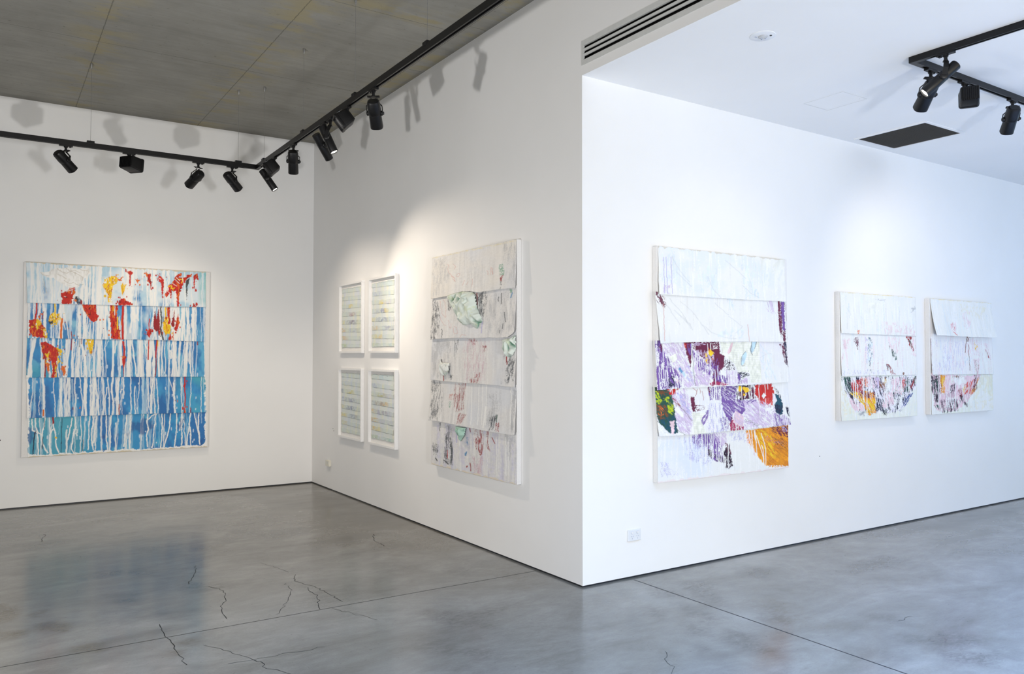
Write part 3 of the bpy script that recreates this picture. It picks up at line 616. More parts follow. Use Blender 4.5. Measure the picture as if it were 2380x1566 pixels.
ART['purple'] = dict(curves=[[-14,360,471,362,944,362,1511,357],[-49,723,469,707,940,699,1529,698],[-50,1067,341,1056,840,1051,1536,1031],[-52,1406,115,1411,339,1411,836,1404,1531,1388]], marks='''
S 0 b 0 0.1131 0.0176 0.5 0.5 0.0502 | 21 21 226 18 207 257 36 352
S 0 b 0 0.1131 0.0176 0.5 0.5 0.0502 | 419 119 658 103 693 361 472 345
S 0 b 0 0.1131 0.0176 0.5 0.5 0.0502 | 888 62 1126 73 1124 343 924 338
S 0 b 0 0.0251 0.0113 0.6 0.8 0.01 | 1043 320 1084 251 1134 302 1113 344
S 0 c 0 0.1507 0.0377 0.5 0.5 0.0377 | 1168 2 1472 2 1468 350 1205 354
S 0 l 0 0.0251 0.0113 0.5 0.8 0.01 | 62 289 121 286 104 349 53 351
L 0 t 0.005 2 | 148 68 225 169 329 250
L 0 t 0.005 2 | 527 201 582 289 674 362
L 0 t 0.005 2 | 925 245 1023 307 1124 337
L 0 t 0.005 2 | 734 59 848 117 965 190
L 0 t 0.005 2 | 190 183 347 287
L 0 V 0.0038 1 | 63 80 66 350
L 0 V 0.0038 1 | 88 78 92 349
L 0 V 0.0038 1 | 139 75 143 347
S 1 A -25 0.0628 0.0088 0.5 0.95 0.01 | -22 318 53 363 95 423 78 454 3 414
L 1 t 0.005 3 | 120 385 223 468 362 615
L 1 t 0.005 3 | 171 470 292 553 344 609
L 1 t 0.005 3 | 223 505 345 577
L 1 t 0.005 3 | 53 412 120 459 222 580
L 1 t 0.005 3 | 241 405 363 476 506 612 542 649
L 1 t 0.005 3 | 470 574 579 636 728 672 843 677
L 1 t 0.005 3 | 768 502 922 577 843 631
L 1 t 0.005 3 | 618 403 768 489
L 1 p 0.005 1 | 61 424 60 706
L 1 p 0.005 1 | 991 562 1000 695
S 1 b 0 0.0502 0.0113 0.6 0.7 0.01 | 750 359 836 355 826 448 787 443
S 1 b 0 0.0502 0.0251 0.5 0.5 0.0251 | 598 610 922 604 921 670 616 687
S 1 A 0 0.2512 0.0088 0.42 1 0.0075 | 1362 361 1472 364 1468 690 1411 691 1370 554
P 1 U 0.0063 0 | 1415 359 1453 360 1454 607 1423 594 1413 470
S 1 l -20 0.0502 0.01 0.4 0.7 0.0126 | 1185 368 1309 363 1350 472 1246 447
S 2 U -8 0.0628 0.0073 0.62 1 0.0105 | -24 726 24 720 80 807 150 878 207 920 235 962 220 1060 -19 1060 -22 938 3 847
S 2 A 0 0.0628 0.0047 0.5 1 0.0042 | 3 726 52 723 45 786 20 776
S 2 N -20 0.0262 0.0063 0.55 1 0.0079 | 100 980 163 961 170 1038 106 1052
S 2 l -25 0.0366 0.0073 0.5 0.9 0.0105 | 59 720 295 712 309 848 360 921 366 1042 264 1050 171 889 80 802
S 2 V -30 0.0314 0.0063 0.4 0.7 0.0079 | 294 879 367 911 374 1037 293 994
P 2 A 0.0063 0 | 277 715 361 712 360 785 338 900 302 801
S 2 U -5 0.0314 0.0063 0.5 1 0.0063 | 295 723 361 717 360 837 324 785
S 2 R 0 0.0157 0.0063 0.7 1 0.0031 | 277 718 309 715 295 754 276 754
P 2 A 0.0073 0 | 368 714 657 703 672 800 719 816 702 902 640 945 670 1031 562 1040 593 923 540 880 383 769
S 2 l 85 0.0209 0.0031 0.42 1 0.0052 | 368 717 518 710 503 731 383 743
S 2 l 0 0.0314 0.0047 0.5 0.9 0.0105 | 375 769 594 784 594 891 516 997 381 1037
S 2 U 0 0.0366 0.0063 0.5 1 0.0105 | 368 774 517 880 640 838 655 967 733 973 741 1038 600 1009 562 966 411 922
S 2 W 60 0.0115 0.0047 0.38 1 0.0052 | 572 715 641 711 657 762 579 763
S 2 l -30 0.0314 0.0073 0.6 0.95 0.0105 | 382 953 562 966 577 1040 381 1042
S 2 A 0 0.0209 0.0047 0.5 1 0.0052 | 656 800 711 816 710 903 663 891
S 2 M 80 0.0209 0.0063 0.6 1 0.0052 | 539 1029 593 1009 741 1033 741 1046 546 1045
P 2 Y 0.0052 0 | 529 779 560 760 594 789 563 819 541 806
P 2 Y 0.0042 1 | 499 835 529 832 529 880 510 864
S 2 Y 0 0.0105 0.0047 0.6 1 0.0031 | 495 795 525 795 517 838 499 838
L 2 O 0.0052 2 | 533 752 548 779
P 2 O 0.0031 0 | 575 830 594 832 582 848
S 2 k 0 0.0073 0.0047 0.34 1 0.0079 | 711 821 814 870 829 925 718 924
S 2 l 0 0.0314 0.0052 0.45 0.9 0.0079 | 718 924 877 936 868 1040 741 1043
P 2 c 0.0031 0 | 673 708 1136 700 1141 1029 1008 1032 1000 949 861 942 830 876 688 800
L 2 t 0.0021 1 | 680 718 912 714 1136 708
L 2 t 0.0021 1 | 680 732 912 728 1136 723
L 2 t 0.0021 1 | 680 746 912 743 1136 737
L 2 t 0.0021 1 | 680 760 912 757 1136 752
L 2 t 0.0021 1 | 680 775 911 771 1136 767
L 2 t 0.0021 1 | 680 789 911 785 1136 781
L 2 t 0.0021 1 | 751 802 911 800 1135 796
L 2 t 0.0021 1 | 750 816 911 814 1135 810
L 2 t 0.0021 1 | 750 831 911 828 1135 825
L 2 t 0.0021 1 | 750 845 911 843 1135 840
L 2 t 0.0021 1 | 750 859 911 857 1135 854
L 2 t 0.0021 1 | 830 873 911 871 1135 869
L 2 t 0.0021 1 | 830 887 910 886 1135 883
L 2 t 0.0021 1 | 829 902 910 900 1134 898
L 2 t 0.0021 1 | 829 916 910 914 1134 912
L 2 t 0.0021 1 | 829 930 910 928 1134 927
L 2 t 0.0021 1 | 1008 946 1075 944 1134 942
L 2 t 0.0021 1 | 1008 960 1075 959 1134 956
L 2 t 0.0021 1 | 1008 975 1075 973 1134 971
L 2 t 0.0021 1 | 1008 989 1075 988 1133 985
L 2 t 0.0021 1 | 1008 1004 1074 1002 1133 1000
L 2 t 0.0021 1 | 1008 1018 1074 1017 1133 1014
S 2 K 70 0.0262 0.0047 0.6 1 0.0063 | 861 947 992 937 1000 971 926 997 869 991
S 2 U 0 0.0262 0.0047 0.5 1 0.0052 | 861 958 910 953 901 1036 860 1040
S 2 l -30 0.0209 0.0052 0.6 1 0.0042 | 901 1003 975 982 966 1037 901 1038
P 2 q 0.0016 0 | 751 789 783 729 807 707 819 712 795 772 770 797
L 2 p 0.0021 1 | 751 789 766 797 790 778 811 712
P 2 s 0.0016 0 | 902 882 927 805 965 777 981 805 943 871 914 896
L 2 K 0.0021 2 | 965 777 927 807 904 876 914 896 943 890
P 2 s 0.0016 0 | 1022 777 1044 704 1103 698 1077 754 1043 796
L 2 K 0.0037 2 | 1044 701 1023 760 1043 796 1051 807
L 2 K 0.0031 2 | 1103 701 1077 754
S 2 b -10 0.0471 0.0105 0.5 0.5 0.0157 | 1145 720 1281 798 1331 1009 1150 1006
L 2 t 0.0026 1 | 1135 829 1178 810 1247 790 1281 798
S 2 A -4 0.0838 0.0037 0.42 1 0.0031 | 1387 712 1476 699 1487 907 1456 884 1422 798
S 2 N 0 0.0838 0.0047 0.6 1 0.0021 | 1449 700 1476 699 1483 896 1465 884
P 2 c 0.001 0 | 118 822 186 796 204 837 150 871
P 2 v 0.0026 0 | 207 915 225 899 253 931 242 951
P 2 s 0.0026 1 | 243 941 264 931 286 962 271 978
S 2 W 40 0.0073 0.0047 0.5 1 0.0042 | 135 971 206 972 228 1013 170 1012
S 2 q 60 0.0105 0.0047 0.6 1 0.0026 | 163 986 206 992 220 1018 185 1018
L 2 K 0.0026 1 | 361 733 370 942 377 1042
L 2 N 0.0047 1 | 0 716 10 756
L 2 W 0.0047 1 | 9 898 10 1055
L 2 W 0.0047 1 | 55 730 55 1041
L 2 W 0.0047 1 | 94 807 94 1057
L 2 W 0.0047 1 | 30 878 31 1045
L 2 W 0.0047 1 | 72 919 73 1051
L 2 W 0.0047 1 | 221 961 222 1034
L 2 W 0.0047 1 | 250 983 251 1040
L 2 W 0.0047 1 | 556 822 556 1029
L 2 W 0.0047 1 | 530 720 531 800
L 2 W 0.0047 1 | 564 715 565 763
L 2 W 0.0047 1 | 457 859 458 901
L 2 W 0.0047 1 | 494 891 495 970
L 2 W 0.0047 1 | 601 923 602 1036
L 2 W 0.0047 1 | 632 891 633 999
L 2 W 0.0047 1 | 671 967 671 1042
L 2 W 0.0047 1 | 694 946 695 1037
L 2 W 0.0047 1 | 781 925 782 1033
L 2 W 0.0047 1 | 813 936 814 1039
L 2 W 0.0047 1 | 845 947 846 1035
L 2 W 0.0047 1 | 412 795 413 922
L 2 W 0.0047 1 | 435 785 436 901
L 2 W 0.0047 1 | 354 717 354 848
L 2 W 0.0047 1 | 390 743 391 879
P 3 e 0.0073 0 | -29 1064 99 1062 148 1104 169 1223 176 1300 189 1393 97 1383 -7 1302 -27 1216
S 3 L -30 0.0314 0.0063 0.62 1 0.0063 | -29 1070 8 1080 43 1157 8 1172 -27 1191
S 3 L -30 0.0262 0.0073 0.65 1 0.0052 | 36 1132 141 1109 99 1144 162 1187 155 1253 91 1240 99 1169
S 3 n -25 0.0209 0.0047 0.42 1 0.0079 | -26 1165 99 1185 98 1287 -6 1282
S 3 O -25 0.0157 0.0042 0.34 1 0.0052 | -6 1181 63 1194 49 1264 -6 1252
S 3 n -40 0.0209 0.0047 0.4 1 0.0052 | -19 1070 99 1072 99 1123 22 1121
S 3 E -30 0.0209 0.0063 0.5 1 0.0063 | -6 1282 176 1264 197 1394 97 1388
P 3 R 0.0073 1 | 99 1062 213 1059 170 1110 99 1093
S 3 W -40 0.0262 0.0063 0.8 1 0.0105 | -17 1307 97 1399 -7 1398
P 3 q 0.0052 0 | 105 1302 161 1300 154 1350 147 1401 122 1400 119 1339
S 3 l -30 0.0314 0.0063 0.6 0.9 0.0105 | 148 1104 235 1065 293 1061 321 1176 349 1323 305 1410 204 1379 176 1275 169 1172
S 3 V -35 0.0314 0.0042 0.5 0.9 0.0079 | 191 1095 292 1098 321 1202 342 1292 262 1226
S 3 D -35 0.0209 0.0052 0.55 0.9 0.0052 | 148 1125 184 1136 234 1194 198 1203
L 3 K 0.0021 2 | 191 1172 262 1226 342 1307
L 3 K 0.0021 2 | 175 1362 261 1407
L 3 W 0.0314 6 | 198 1209 241 1262
P 3 A 0.0063 0 | 340 1120 377 1131 383 1241 357 1240 339 1172
S 3 A 70 0.0105 0.0037 0.32 1 0.0042 | 365 1183 492 1203 477 1234 380 1241
L 3 D 0.0026 2 | 418 1069 395 1121
L 3 D 0.0026 2 | 366 1057 410 1085
L 3 D 0.0026 2 | 463 1086 477 1134 470 1155
L 3 D 0.0026 2 | 440 1064 448 1101
S 3 U 0 0.0576 0.0031 0.5 1 0.0052 | 531 1056 693 1051 677 1161 546 1157
S 3 A 0 0.0314 0.0042 0.55 1 0.0042 | 531 1058 562 1056 554 1104 534 1103
P 3 U 0.0073 0 | 685 1051 860 1048 843 1160 940 1168 948 1251 907 1282 834 1252 802 1284 778 1342 715 1280 692 1215 677 1182
S 3 w -50 0.0314 0.0047 0.36 0.7 0.0105 | 685 1053 860 1051 940 1223 786 1327 692 1215
S 3 k 60 0.0262 0.0037 0.24 0.7 0.0079 | 701 1070 852 1057 852 1122 748 1141
P 3 k 0.0073 1 | 860 1048 1074 1047 1064 1161 973 1158 859 1177
S 3 A 0 0.0262 0.0047 0.4 1 0.0063 | 868 1101 1074 1061 1089 1173 908 1156
L 3 Y 0.0314 6 | 896 1079 901 1084
L 3 Y 0.0262 6 | 941 1075 946 1079
L 3 Y 0.0293 6 | 990 1081 995 1086
L 3 Y 0.0262 6 | 966 1095 971 1099
L 3 Y 0.0157 6 | 941 1122 946 1126
L 3 Y 0.0209 6 | 892 1066 897 1070
P 3 R 0.0084 0 | 1082 1050 1278 1039 1317 1111 1303 1150 1268 1200 1208 1221 1123 1202 1106 1151 1073 1117
S 3 r 10 0.0209 0.0063 0.5 1 0.0079 | 1123 1168 1286 1150 1294 1235 1139 1224
P 3 W 0.0016 0 | 1153 1141 1183 1116 1208 1137 1178 1167
P 3 w 0.0052 0 | 1295 1122 1338 1140 1311 1213 1299 1179
P 3 E 0.0073 0 | 1312 1117 1382 1141 1417 1217 1407 1291 1371 1306 1319 1276 1311 1225 1338 1180
S 3 N 10 0.0209 0.0063 0.6 1 0.0052 | 1311 1213 1408 1228 1398 1307 1319 1276
S 3 k -25 0.0314 0.0037 0.45 1 0.0042 | 1322 1066 1382 1124 1408 1182 1330 1123
S 3 l -40 0.0419 0.0073 0.6 0.95 0.0131 | 940 1174 1115 1173 1302 1247 1309 1389 1138 1392 947 1279
S 3 U 60 0.0209 0.0042 0.35 1 0.0063 | 940 1168 1090 1162 1106 1184 973 1202
S 3 W 0 0.0209 0.0105 0.7 1 0.0105 | 1190 1221 1294 1213 1302 1292 1224 1295
S 3 U 0 0.0366 0.0042 0.42 1 0.0063 | 1302 1287 1416 1297 1504 1352 1504 1398 1309 1395
S 3 l 0 0.0314 0.0063 0.5 0.8 0.0063 | 1407 1285 1495 1346 1504 1398 1327 1395
S 3 N -8 0.0314 0.0052 0.65 1 0.0031 | 1452 1235 1488 1248 1500 1334 1469 1299
S 3 l -30 0.0262 0.0063 0.5 0.9 0.0105 | 931 1294 1105 1329 1112 1396 922 1398
S 3 K 70 0.0073 0.0031 0.25 0.8 0.0042 | 947 1306 1104 1368 1096 1396 939 1333
P 3 c 0.0021 0 | 350 1245 484 1250 453 1349 490 1409 356 1407
L 3 t 0.0016 1 | 357 1256 469 1258
L 3 t 0.0016 1 | 357 1269 469 1272
L 3 t 0.0016 1 | 357 1283 469 1285
L 3 t 0.0016 1 | 357 1297 469 1299
L 3 t 0.0016 1 | 357 1310 469 1313
L 3 t 0.0016 1 | 357 1324 468 1327
L 3 t 0.0016 1 | 357 1337 468 1340
L 3 t 0.0016 1 | 357 1351 468 1354
L 3 t 0.0016 1 | 357 1364 468 1368
L 3 t 0.0016 1 | 356 1378 468 1381
L 3 t 0.0016 1 | 356 1391 468 1395
S 3 U 15 0.0262 0.0073 0.6 0.95 0.0042 | 439 1306 507 1235 537 1236 499 1314 446 1354
S 3 w 80 0.0209 0.0042 0.45 1 0.0063 | 491 1303 606 1308 613 1399 491 1398
S 3 w 0 0.0115 0.0047 0.45 0.9 0.0063 | 568 1184 638 1192 637 1320 568 1264
S 3 V 0 0.0471 0.0052 0.4 0.7 0.0131 | 515 1182 676 1193 745 1422 513 1410
S 3 M -8 0.0262 0.0052 0.65 1 0.0052 | 762 1347 818 1301 922 1382 922 1404 769 1407
L 3 A 0.0073 2 | 786 1299 774 1348
P 3 q 0.0016 0 | 834 1247 931 1294 914 1384 797 1338
S 3 l -40 0.0209 0.0073 0.5 0.7 0.0026 | 834 1247 931 1294 914 1384 797 1338
S 3 U 0 0.0314 0.0037 0.3 0.9 0.0079 | 644 1294 746 1287 761 1401 651 1401
L 3 W 0.0047 1 | 149 1058 150 1094
L 3 W 0.0047 1 | 188 1059 189 1116
L 3 W 0.0047 1 | 220 1060 221 1147
L 3 W 0.0047 1 | 293 1061 293 1196
L 3 W 0.0047 1 | 256 1060 257 1097
L 3 W 0.0047 1 | 581 1057 582 1147
L 3 W 0.0047 1 | 604 1054 605 1159
L 3 W 0.0047 1 | 627 1052 628 1165
L 3 W 0.0047 1 | 650 1053 651 1160
L 3 W 0.0047 1 | 670 1053 671 1155
L 3 W 0.0047 1 | 721 1049 722 1086
L 3 W 0.0047 1 | 872 1049 873 1155
L 3 W 0.0047 1 | 917 1058 918 1168
L 3 W 0.0047 1 | 1007 1048 1008 1148
L 3 W 0.0047 1 | 1028 1049 1029 1160
L 3 W 0.0047 1 | 1066 1047 1066 1144
L 3 W 0.0047 1 | 1124 1045 1125 1151
L 3 W 0.0047 1 | 1201 1041 1202 1131
L 3 W 0.0047 1 | 1235 1044 1236 1087
L 3 W 0.0047 1 | 1123 1151 1123 1313
L 3 W 0.0047 1 | 1200 1165 1200 1311
L 3 W 0.0047 1 | 1267 1280 1268 1393
L 3 W 0.0047 1 | 576 1179 577 1291
L 3 W 0.0047 1 | 599 1190 599 1393
L 3 W 0.0047 1 | 622 1180 622 1394
L 3 W 0.0047 1 | 645 1192 645 1406
L 3 W 0.0047 1 | 833 1356 834 1405
L 3 W 0.0047 1 | 857 1368 859 1401
L 3 W 0.0047 1 | 890 1380 891 1402
L 3 W 0.0047 1 | 1442 1286 1443 1395
L 3 W 0.0047 1 | 1331 1043 1332 1111
L 3 W 0.0047 1 | 1348 1043 1349 1135
L 3 W 0.0047 1 | 1374 1044 1375 1158
L 3 W 0.0047 1 | 1401 1044 1401 1176
L 3 W 0.0047 1 | 1421 1182 1423 1240
S 4 V 0 0.0579 0.0039 0.34 0.7 0.0145 | 203 1418 529 1416 598 1621 513 1664 322 1602
S 4 U 0 0.053 0.0043 0.42 0.95 0.0096 | 350 1416 487 1414 529 1484 459 1524 363 1480
S 4 U -8 0.0579 0.0068 0.62 1 0.0072 | 480 1419 592 1417 677 1493 705 1648 619 1632 542 1597 500 1507
S 4 k 0 0.0289 0.0048 0.65 1 0.0039 | 521 1533 570 1546 563 1604 535 1587
S 4 l -25 0.0289 0.0048 0.55 0.9 0.0058 | 592 1415 736 1417 735 1492 670 1537 606 1484
S 4 k 8 0.0289 0.0068 0.62 1 0.0048 | 706 1559 771 1509 785 1604 807 1685 762 1702 705 1688
S 4 A 8 0.0241 0.0058 0.45 0.9 0.0048 | 721 1496 771 1519 793 1595 735 1571
S 4 k 0 0.0289 0.0043 0.45 1 0.0039 | 598 1572 698 1608 698 1653 612 1632
S 4 V 0 0.0289 0.0029 0.34 0.7 0.0096 | 743 1417 966 1414 965 1515 779 1484
P 4 o 0.0048 0 | 966 1414 1495 1393 1504 1737 1434 1737 1241 1728 1194 1709 1116 1637 1040 1550 980 1496
S 4 Q -45 0.0579 0.0077 0.42 0.85 0.0072 | 966 1414 1495 1398 1491 1736 1241 1723 1041 1525
S 4 Y -40 0.0579 0.0087 0.35 0.9 0.0096 | 1011 1411 1244 1412 1394 1656 1273 1668 1087 1502
S 4 A -45 0.0241 0.0058 0.5 1 0.0072 | 1276 1403 1487 1397 1490 1493 1380 1476 1292 1440
S 4 n -45 0.0338 0.0043 0.34 0.9 0.0096 | 1275 1486 1486 1503 1493 1610 1354 1580
S 4 V -45 0.0193 0.0043 0.4 1 0.0039 | 1397 1404 1487 1397 1478 1455 1421 1447
S 4 q -10 0.0289 0.0068 0.5 0.9 0.0072 | 965 1434 1003 1421 1086 1635 1040 1591 980 1506
S 4 W 80 0.0096 0.0068 0.6 1 0.0029 | 1194 1709 1491 1731 1491 1747 1256 1742
S 4 p -45 0.0145 0.0043 0.2 0.8 0.0072 | 1196 1456 1469 1539 1436 1574 1196 1508
L 4 W 0.0053 1 | 996 1415 1010 1477 1040 1550 1055 1602
L 4 W 0.0053 1 | 1034 1417 1041 1489 1055 1592
L 4 W 0.0053 1 | 1076 1414 1087 1502 1097 1646
L 4 W 0.0053 1 | 1091 1461 1118 1524 1148 1582 1171 1640 1178 1703
L 4 W 0.0053 1 | 1150 1444 1180 1507 1203 1581 1205 1710
L 4 W 0.0053 1 | 1156 1542 1172 1579 1182 1703
L 4 W 0.0053 1 | 1065 1419 1076 1481 1094 1518
L 4 W 0.0043 1 | 463 1413 463 1592
L 4 W 0.0043 1 | 498 1415 498 1614
L 4 W 0.0043 1 | 522 1416 522 1567
L 4 W 0.0043 1 | 550 1417 550 1598
L 4 W 0.0043 1 | 571 1418 571 1609
L 4 W 0.0043 1 | 585 1419 585 1600
L 4 W 0.0043 1 | 620 1495 621 1622
L 4 W 0.0043 1 | 641 1526 642 1629
L 4 W 0.0043 1 | 659 1551 660 1635
L 4 W 0.0043 1 | 677 1528 678 1641
L 4 W 0.0043 1 | 698 1578 699 1648
L 4 W 0.0043 1 | 757 1508 757 1692
L 4 W 0.0043 1 | 727 1610 728 1694
L 4 W 0.0043 1 | 713 1599 713 1688
L 4 W 0.0043 1 | 350 1412 351 1517
L 4 W 0.0043 1 | 256 1416 257 1502
L 4 W 0.0043 1 | 309 1414 310 1553
L 4 W 0.0043 1 | 667 1419 668 1537
S 4 V -15 0.0289 0.0029 0.32 0.7 0.0121 | 27 1604 110 1610 214 1717 39 1707
L 4 t 0.0014 2 | 208 1664 168 1704 142 1720
S 4 V 0 0.0068 0.0029 0.3 0.9 0.0072 | 322 1544 390 1558 389 1616 315 1601
''')
ART['sl'] = dict(curves=[[-42,371,406,376,887,378,1280,379],[-48,758,399,757,1272,758]], marks='''
S 0 y 88 0.0375 0.0056 0.6 0.7 0.0028 | -22 -2 1253 -7 1253 5 -22 12
S 0 G 0 0.0281 0.0188 0.6 0.7 0.0141 | 1147 98 1251 95 1250 153 1146 147
S 0 t 75 0.0375 0.0038 0.4 0.8 0.0038 | 537 42 713 39 697 58 553 55
S 0 q 0 0.0375 0.0131 0.42 0.6 0.0235 | 645 256 1230 270 1228 372 642 376
S 0 c 0 0.0563 0.0281 0.5 0.5 0.0281 | 381 62 648 51 629 237 409 225
L 0 t 0.0028 3 | 107 144 151 196 136 233
L 0 t 0.0028 3 | 317 209 332 236
L 0 t 0.0028 3 | 105 278 90 332
L 0 t 0.0028 3 | 889 278 856 297
S 0 O 0 0.0188 0.0066 0.75 1 0.0028 | 242 347 272 337 268 375 246 375
L 0 p 0.0038 1 | 246 333 257 360
S 1 A 0 0.0281 0.0066 0.5 0.95 0.0056 | 200 419 283 391 289 472 269 527 221 473
S 1 q 0 0.0375 0.0084 0.5 0.8 0.0113 | 15 422 148 420 146 527 28 510
S 1 q 0 0.0281 0.0084 0.5 0.7 0.0075 | 13 546 57 545 49 607 12 607
S 1 E 0 0.0375 0.0084 0.4 0.8 0.0075 | 429 398 483 416 489 544 470 727 447 727 426 544
S 1 b 0 0.0469 0.0113 0.5 0.7 0.0113 | 421 416 498 470 495 654 425 635
S 1 e -10 0.0375 0.0075 0.5 0.9 0.0056 | 747 412 786 505 868 524 882 618 849 618 769 533
S 1 D -12 0.0375 0.0075 0.62 1 0.0047 | 1047 381 1141 388 1181 512 1163 532 1096 465
S 1 e -12 0.0375 0.0075 0.55 1 0.0038 | 1072 408 1131 426 1155 503 1113 455
S 1 q 0 0.0375 0.0066 0.42 0.8 0.0094 | 1158 378 1241 381 1223 580 1120 561
S 1 D -18 0.0281 0.0066 0.5 0.9 0.0056 | 702 645 750 655 847 749 781 749 709 701
S 1 k -15 0.0206 0.0056 0.4 1 0.0038 | 694 645 750 655 749 730 717 711
S 1 n 0 0.0188 0.0056 0.6 1 0.0028 | 955 722 997 732 1014 756 971 755
S 1 V 0 0.0469 0.0056 0.34 0.7 0.0075 | 375 399 436 425 417 653 386 653
S 1 q 0 0.0375 0.0075 0.4 0.7 0.0113 | 723 394 953 409 917 561 785 524
S 1 V 0 0.0281 0.0056 0.2 0.6 0.0141 | 3 696 717 701 716 752 3 749
P 2 w 0.0225 1 | 17 766 1228 768 1200 850 1146 935 1042 1028 939 1109 709 1119 613 1088 424 1126 363 1079 241 1083 139 973 67 856
S 2 N -8 0.0563 0.0075 0.34 1 0.0141 | 17 766 1228 768 1200 850 1146 935 1042 1028 939 1109 709 1119 613 1088 424 1126 363 1079 241 1083 139 973 67 856
S 2 e -15 0.0657 0.0066 0.62 1 0.0094 | 24 767 142 768 154 920 66 900
S 2 k -35 0.0657 0.0066 0.5 1 0.0094 | 97 794 215 850 243 976 124 937
S 2 R -15 0.0657 0.0066 0.6 1 0.0094 | 141 804 353 780 396 962 289 977 170 885
S 2 Y -45 0.0657 0.0066 0.6 1 0.0094 | 140 902 275 905 396 971 364 1025 228 975
S 2 o -20 0.0657 0.0066 0.75 1 0.0094 | 366 898 537 911 534 1103 408 1126 364 1043
S 2 Y -35 0.0657 0.0066 0.6 1 0.0094 | 396 971 536 984 502 1102 394 1098
S 2 q -20 0.0657 0.0066 0.8 1 0.0094 | 139 955 228 984 333 1024 348 1078 212 1064 138 1008
S 2 q -15 0.0657 0.0066 0.55 1 0.0094 | 368 771 556 764 586 839 491 882 383 835
S 2 w -15 0.0657 0.0066 0.5 1 0.0094 | 414 817 508 800 506 874 428 881
S 2 A -20 0.0657 0.0066 0.45 1 0.0094 | 245 877 553 911 489 965 304 951
S 2 O -5 0.0657 0.0066 0.5 1 0.0094 | 322 770 399 781 413 854 352 861
S 2 n -15 0.0657 0.0066 0.55 1 0.0094 | 555 783 699 776 729 906 616 913
S 2 Y -10 0.0657 0.0066 0.5 1 0.0094 | 667 784 715 794 714 850 674 849
S 2 l -5 0.0657 0.0066 0.55 1 0.0094 | 508 773 619 774 584 931 537 929
S 2 W 0 0.0657 0.0066 0.6 1 0.0094 | 619 774 879 769 843 918 713 915
S 2 q 10 0.0657 0.0066 0.6 1 0.0094 | 780 786 1013 780 959 940 810 936
S 2 r 10 0.0657 0.0066 0.5 1 0.0094 | 979 798 1047 790 1027 904 959 940
S 2 e 5 0.0657 0.0066 0.45 1 0.0094 | 1012 808 1115 810 1078 924 993 922
S 2 q -25 0.0657 0.0066 0.7 1 0.0094 | 648 923 810 917 825 1030 694 1063
S 2 q 0 0.0657 0.0066 0.75 1 0.0094 | 631 996 744 990 726 1064 646 1052
S 2 w -15 0.0657 0.0066 0.42 1 0.0094 | 554 838 697 896 695 1008 567 994
S 2 W 12 0.0657 0.0066 0.45 1 0.0094 | 842 965 1044 923 973 1092 856 1106
S 2 N -10 0.0657 0.0066 0.6 1 0.0094 | 536 957 647 978 629 1089 550 1077
S 2 K -30 0.0657 0.0066 0.5 1 0.0094 | 614 1060 726 1083 708 1138 629 1116
S 2 B 40 0.0657 0.0066 0.55 1 0.0094 | 1009 970 1172 926 1093 1020 973 1073
S 2 D 25 0.0657 0.0066 0.55 1 0.0094 | 1097 848 1219 773 1182 859 1078 933
S 2 e 5 0.0657 0.0066 0.6 1 0.0094 | 1184 768 1228 768 1200 840 1166 830
S 2 G 60 0.0657 0.0066 0.5 1 0.0094 | 241 1074 363 1061 362 1124 256 1111
L 2 W 0.0066 1 | 194 796 197 966
L 2 W 0.0066 1 | 224 778 226 1011
L 2 W 0.0066 1 | 261 833 263 1039
L 2 W 0.0066 1 | 353 771 355 997
L 2 W 0.0066 1 | 398 835 400 1098
L 2 W 0.0066 1 | 469 772 473 910
L 2 W 0.0066 1 | 537 911 541 1049
L 2 W 0.0066 1 | 680 924 685 1026
L 2 W 0.0066 1 | 715 785 716 1073
L 2 W 0.0066 1 | 846 787 850 918
L 2 W 0.0066 1 | 963 779 965 978
L 2 W 0.0066 1 | 1081 790 1085 924
L 2 W 0.0066 1 | 776 1010 780 1122
S 2 y 0 0.0563 0.0188 0.4 0.35 0.0188 | -5 784 80 918 241 1101 4 1119
''')
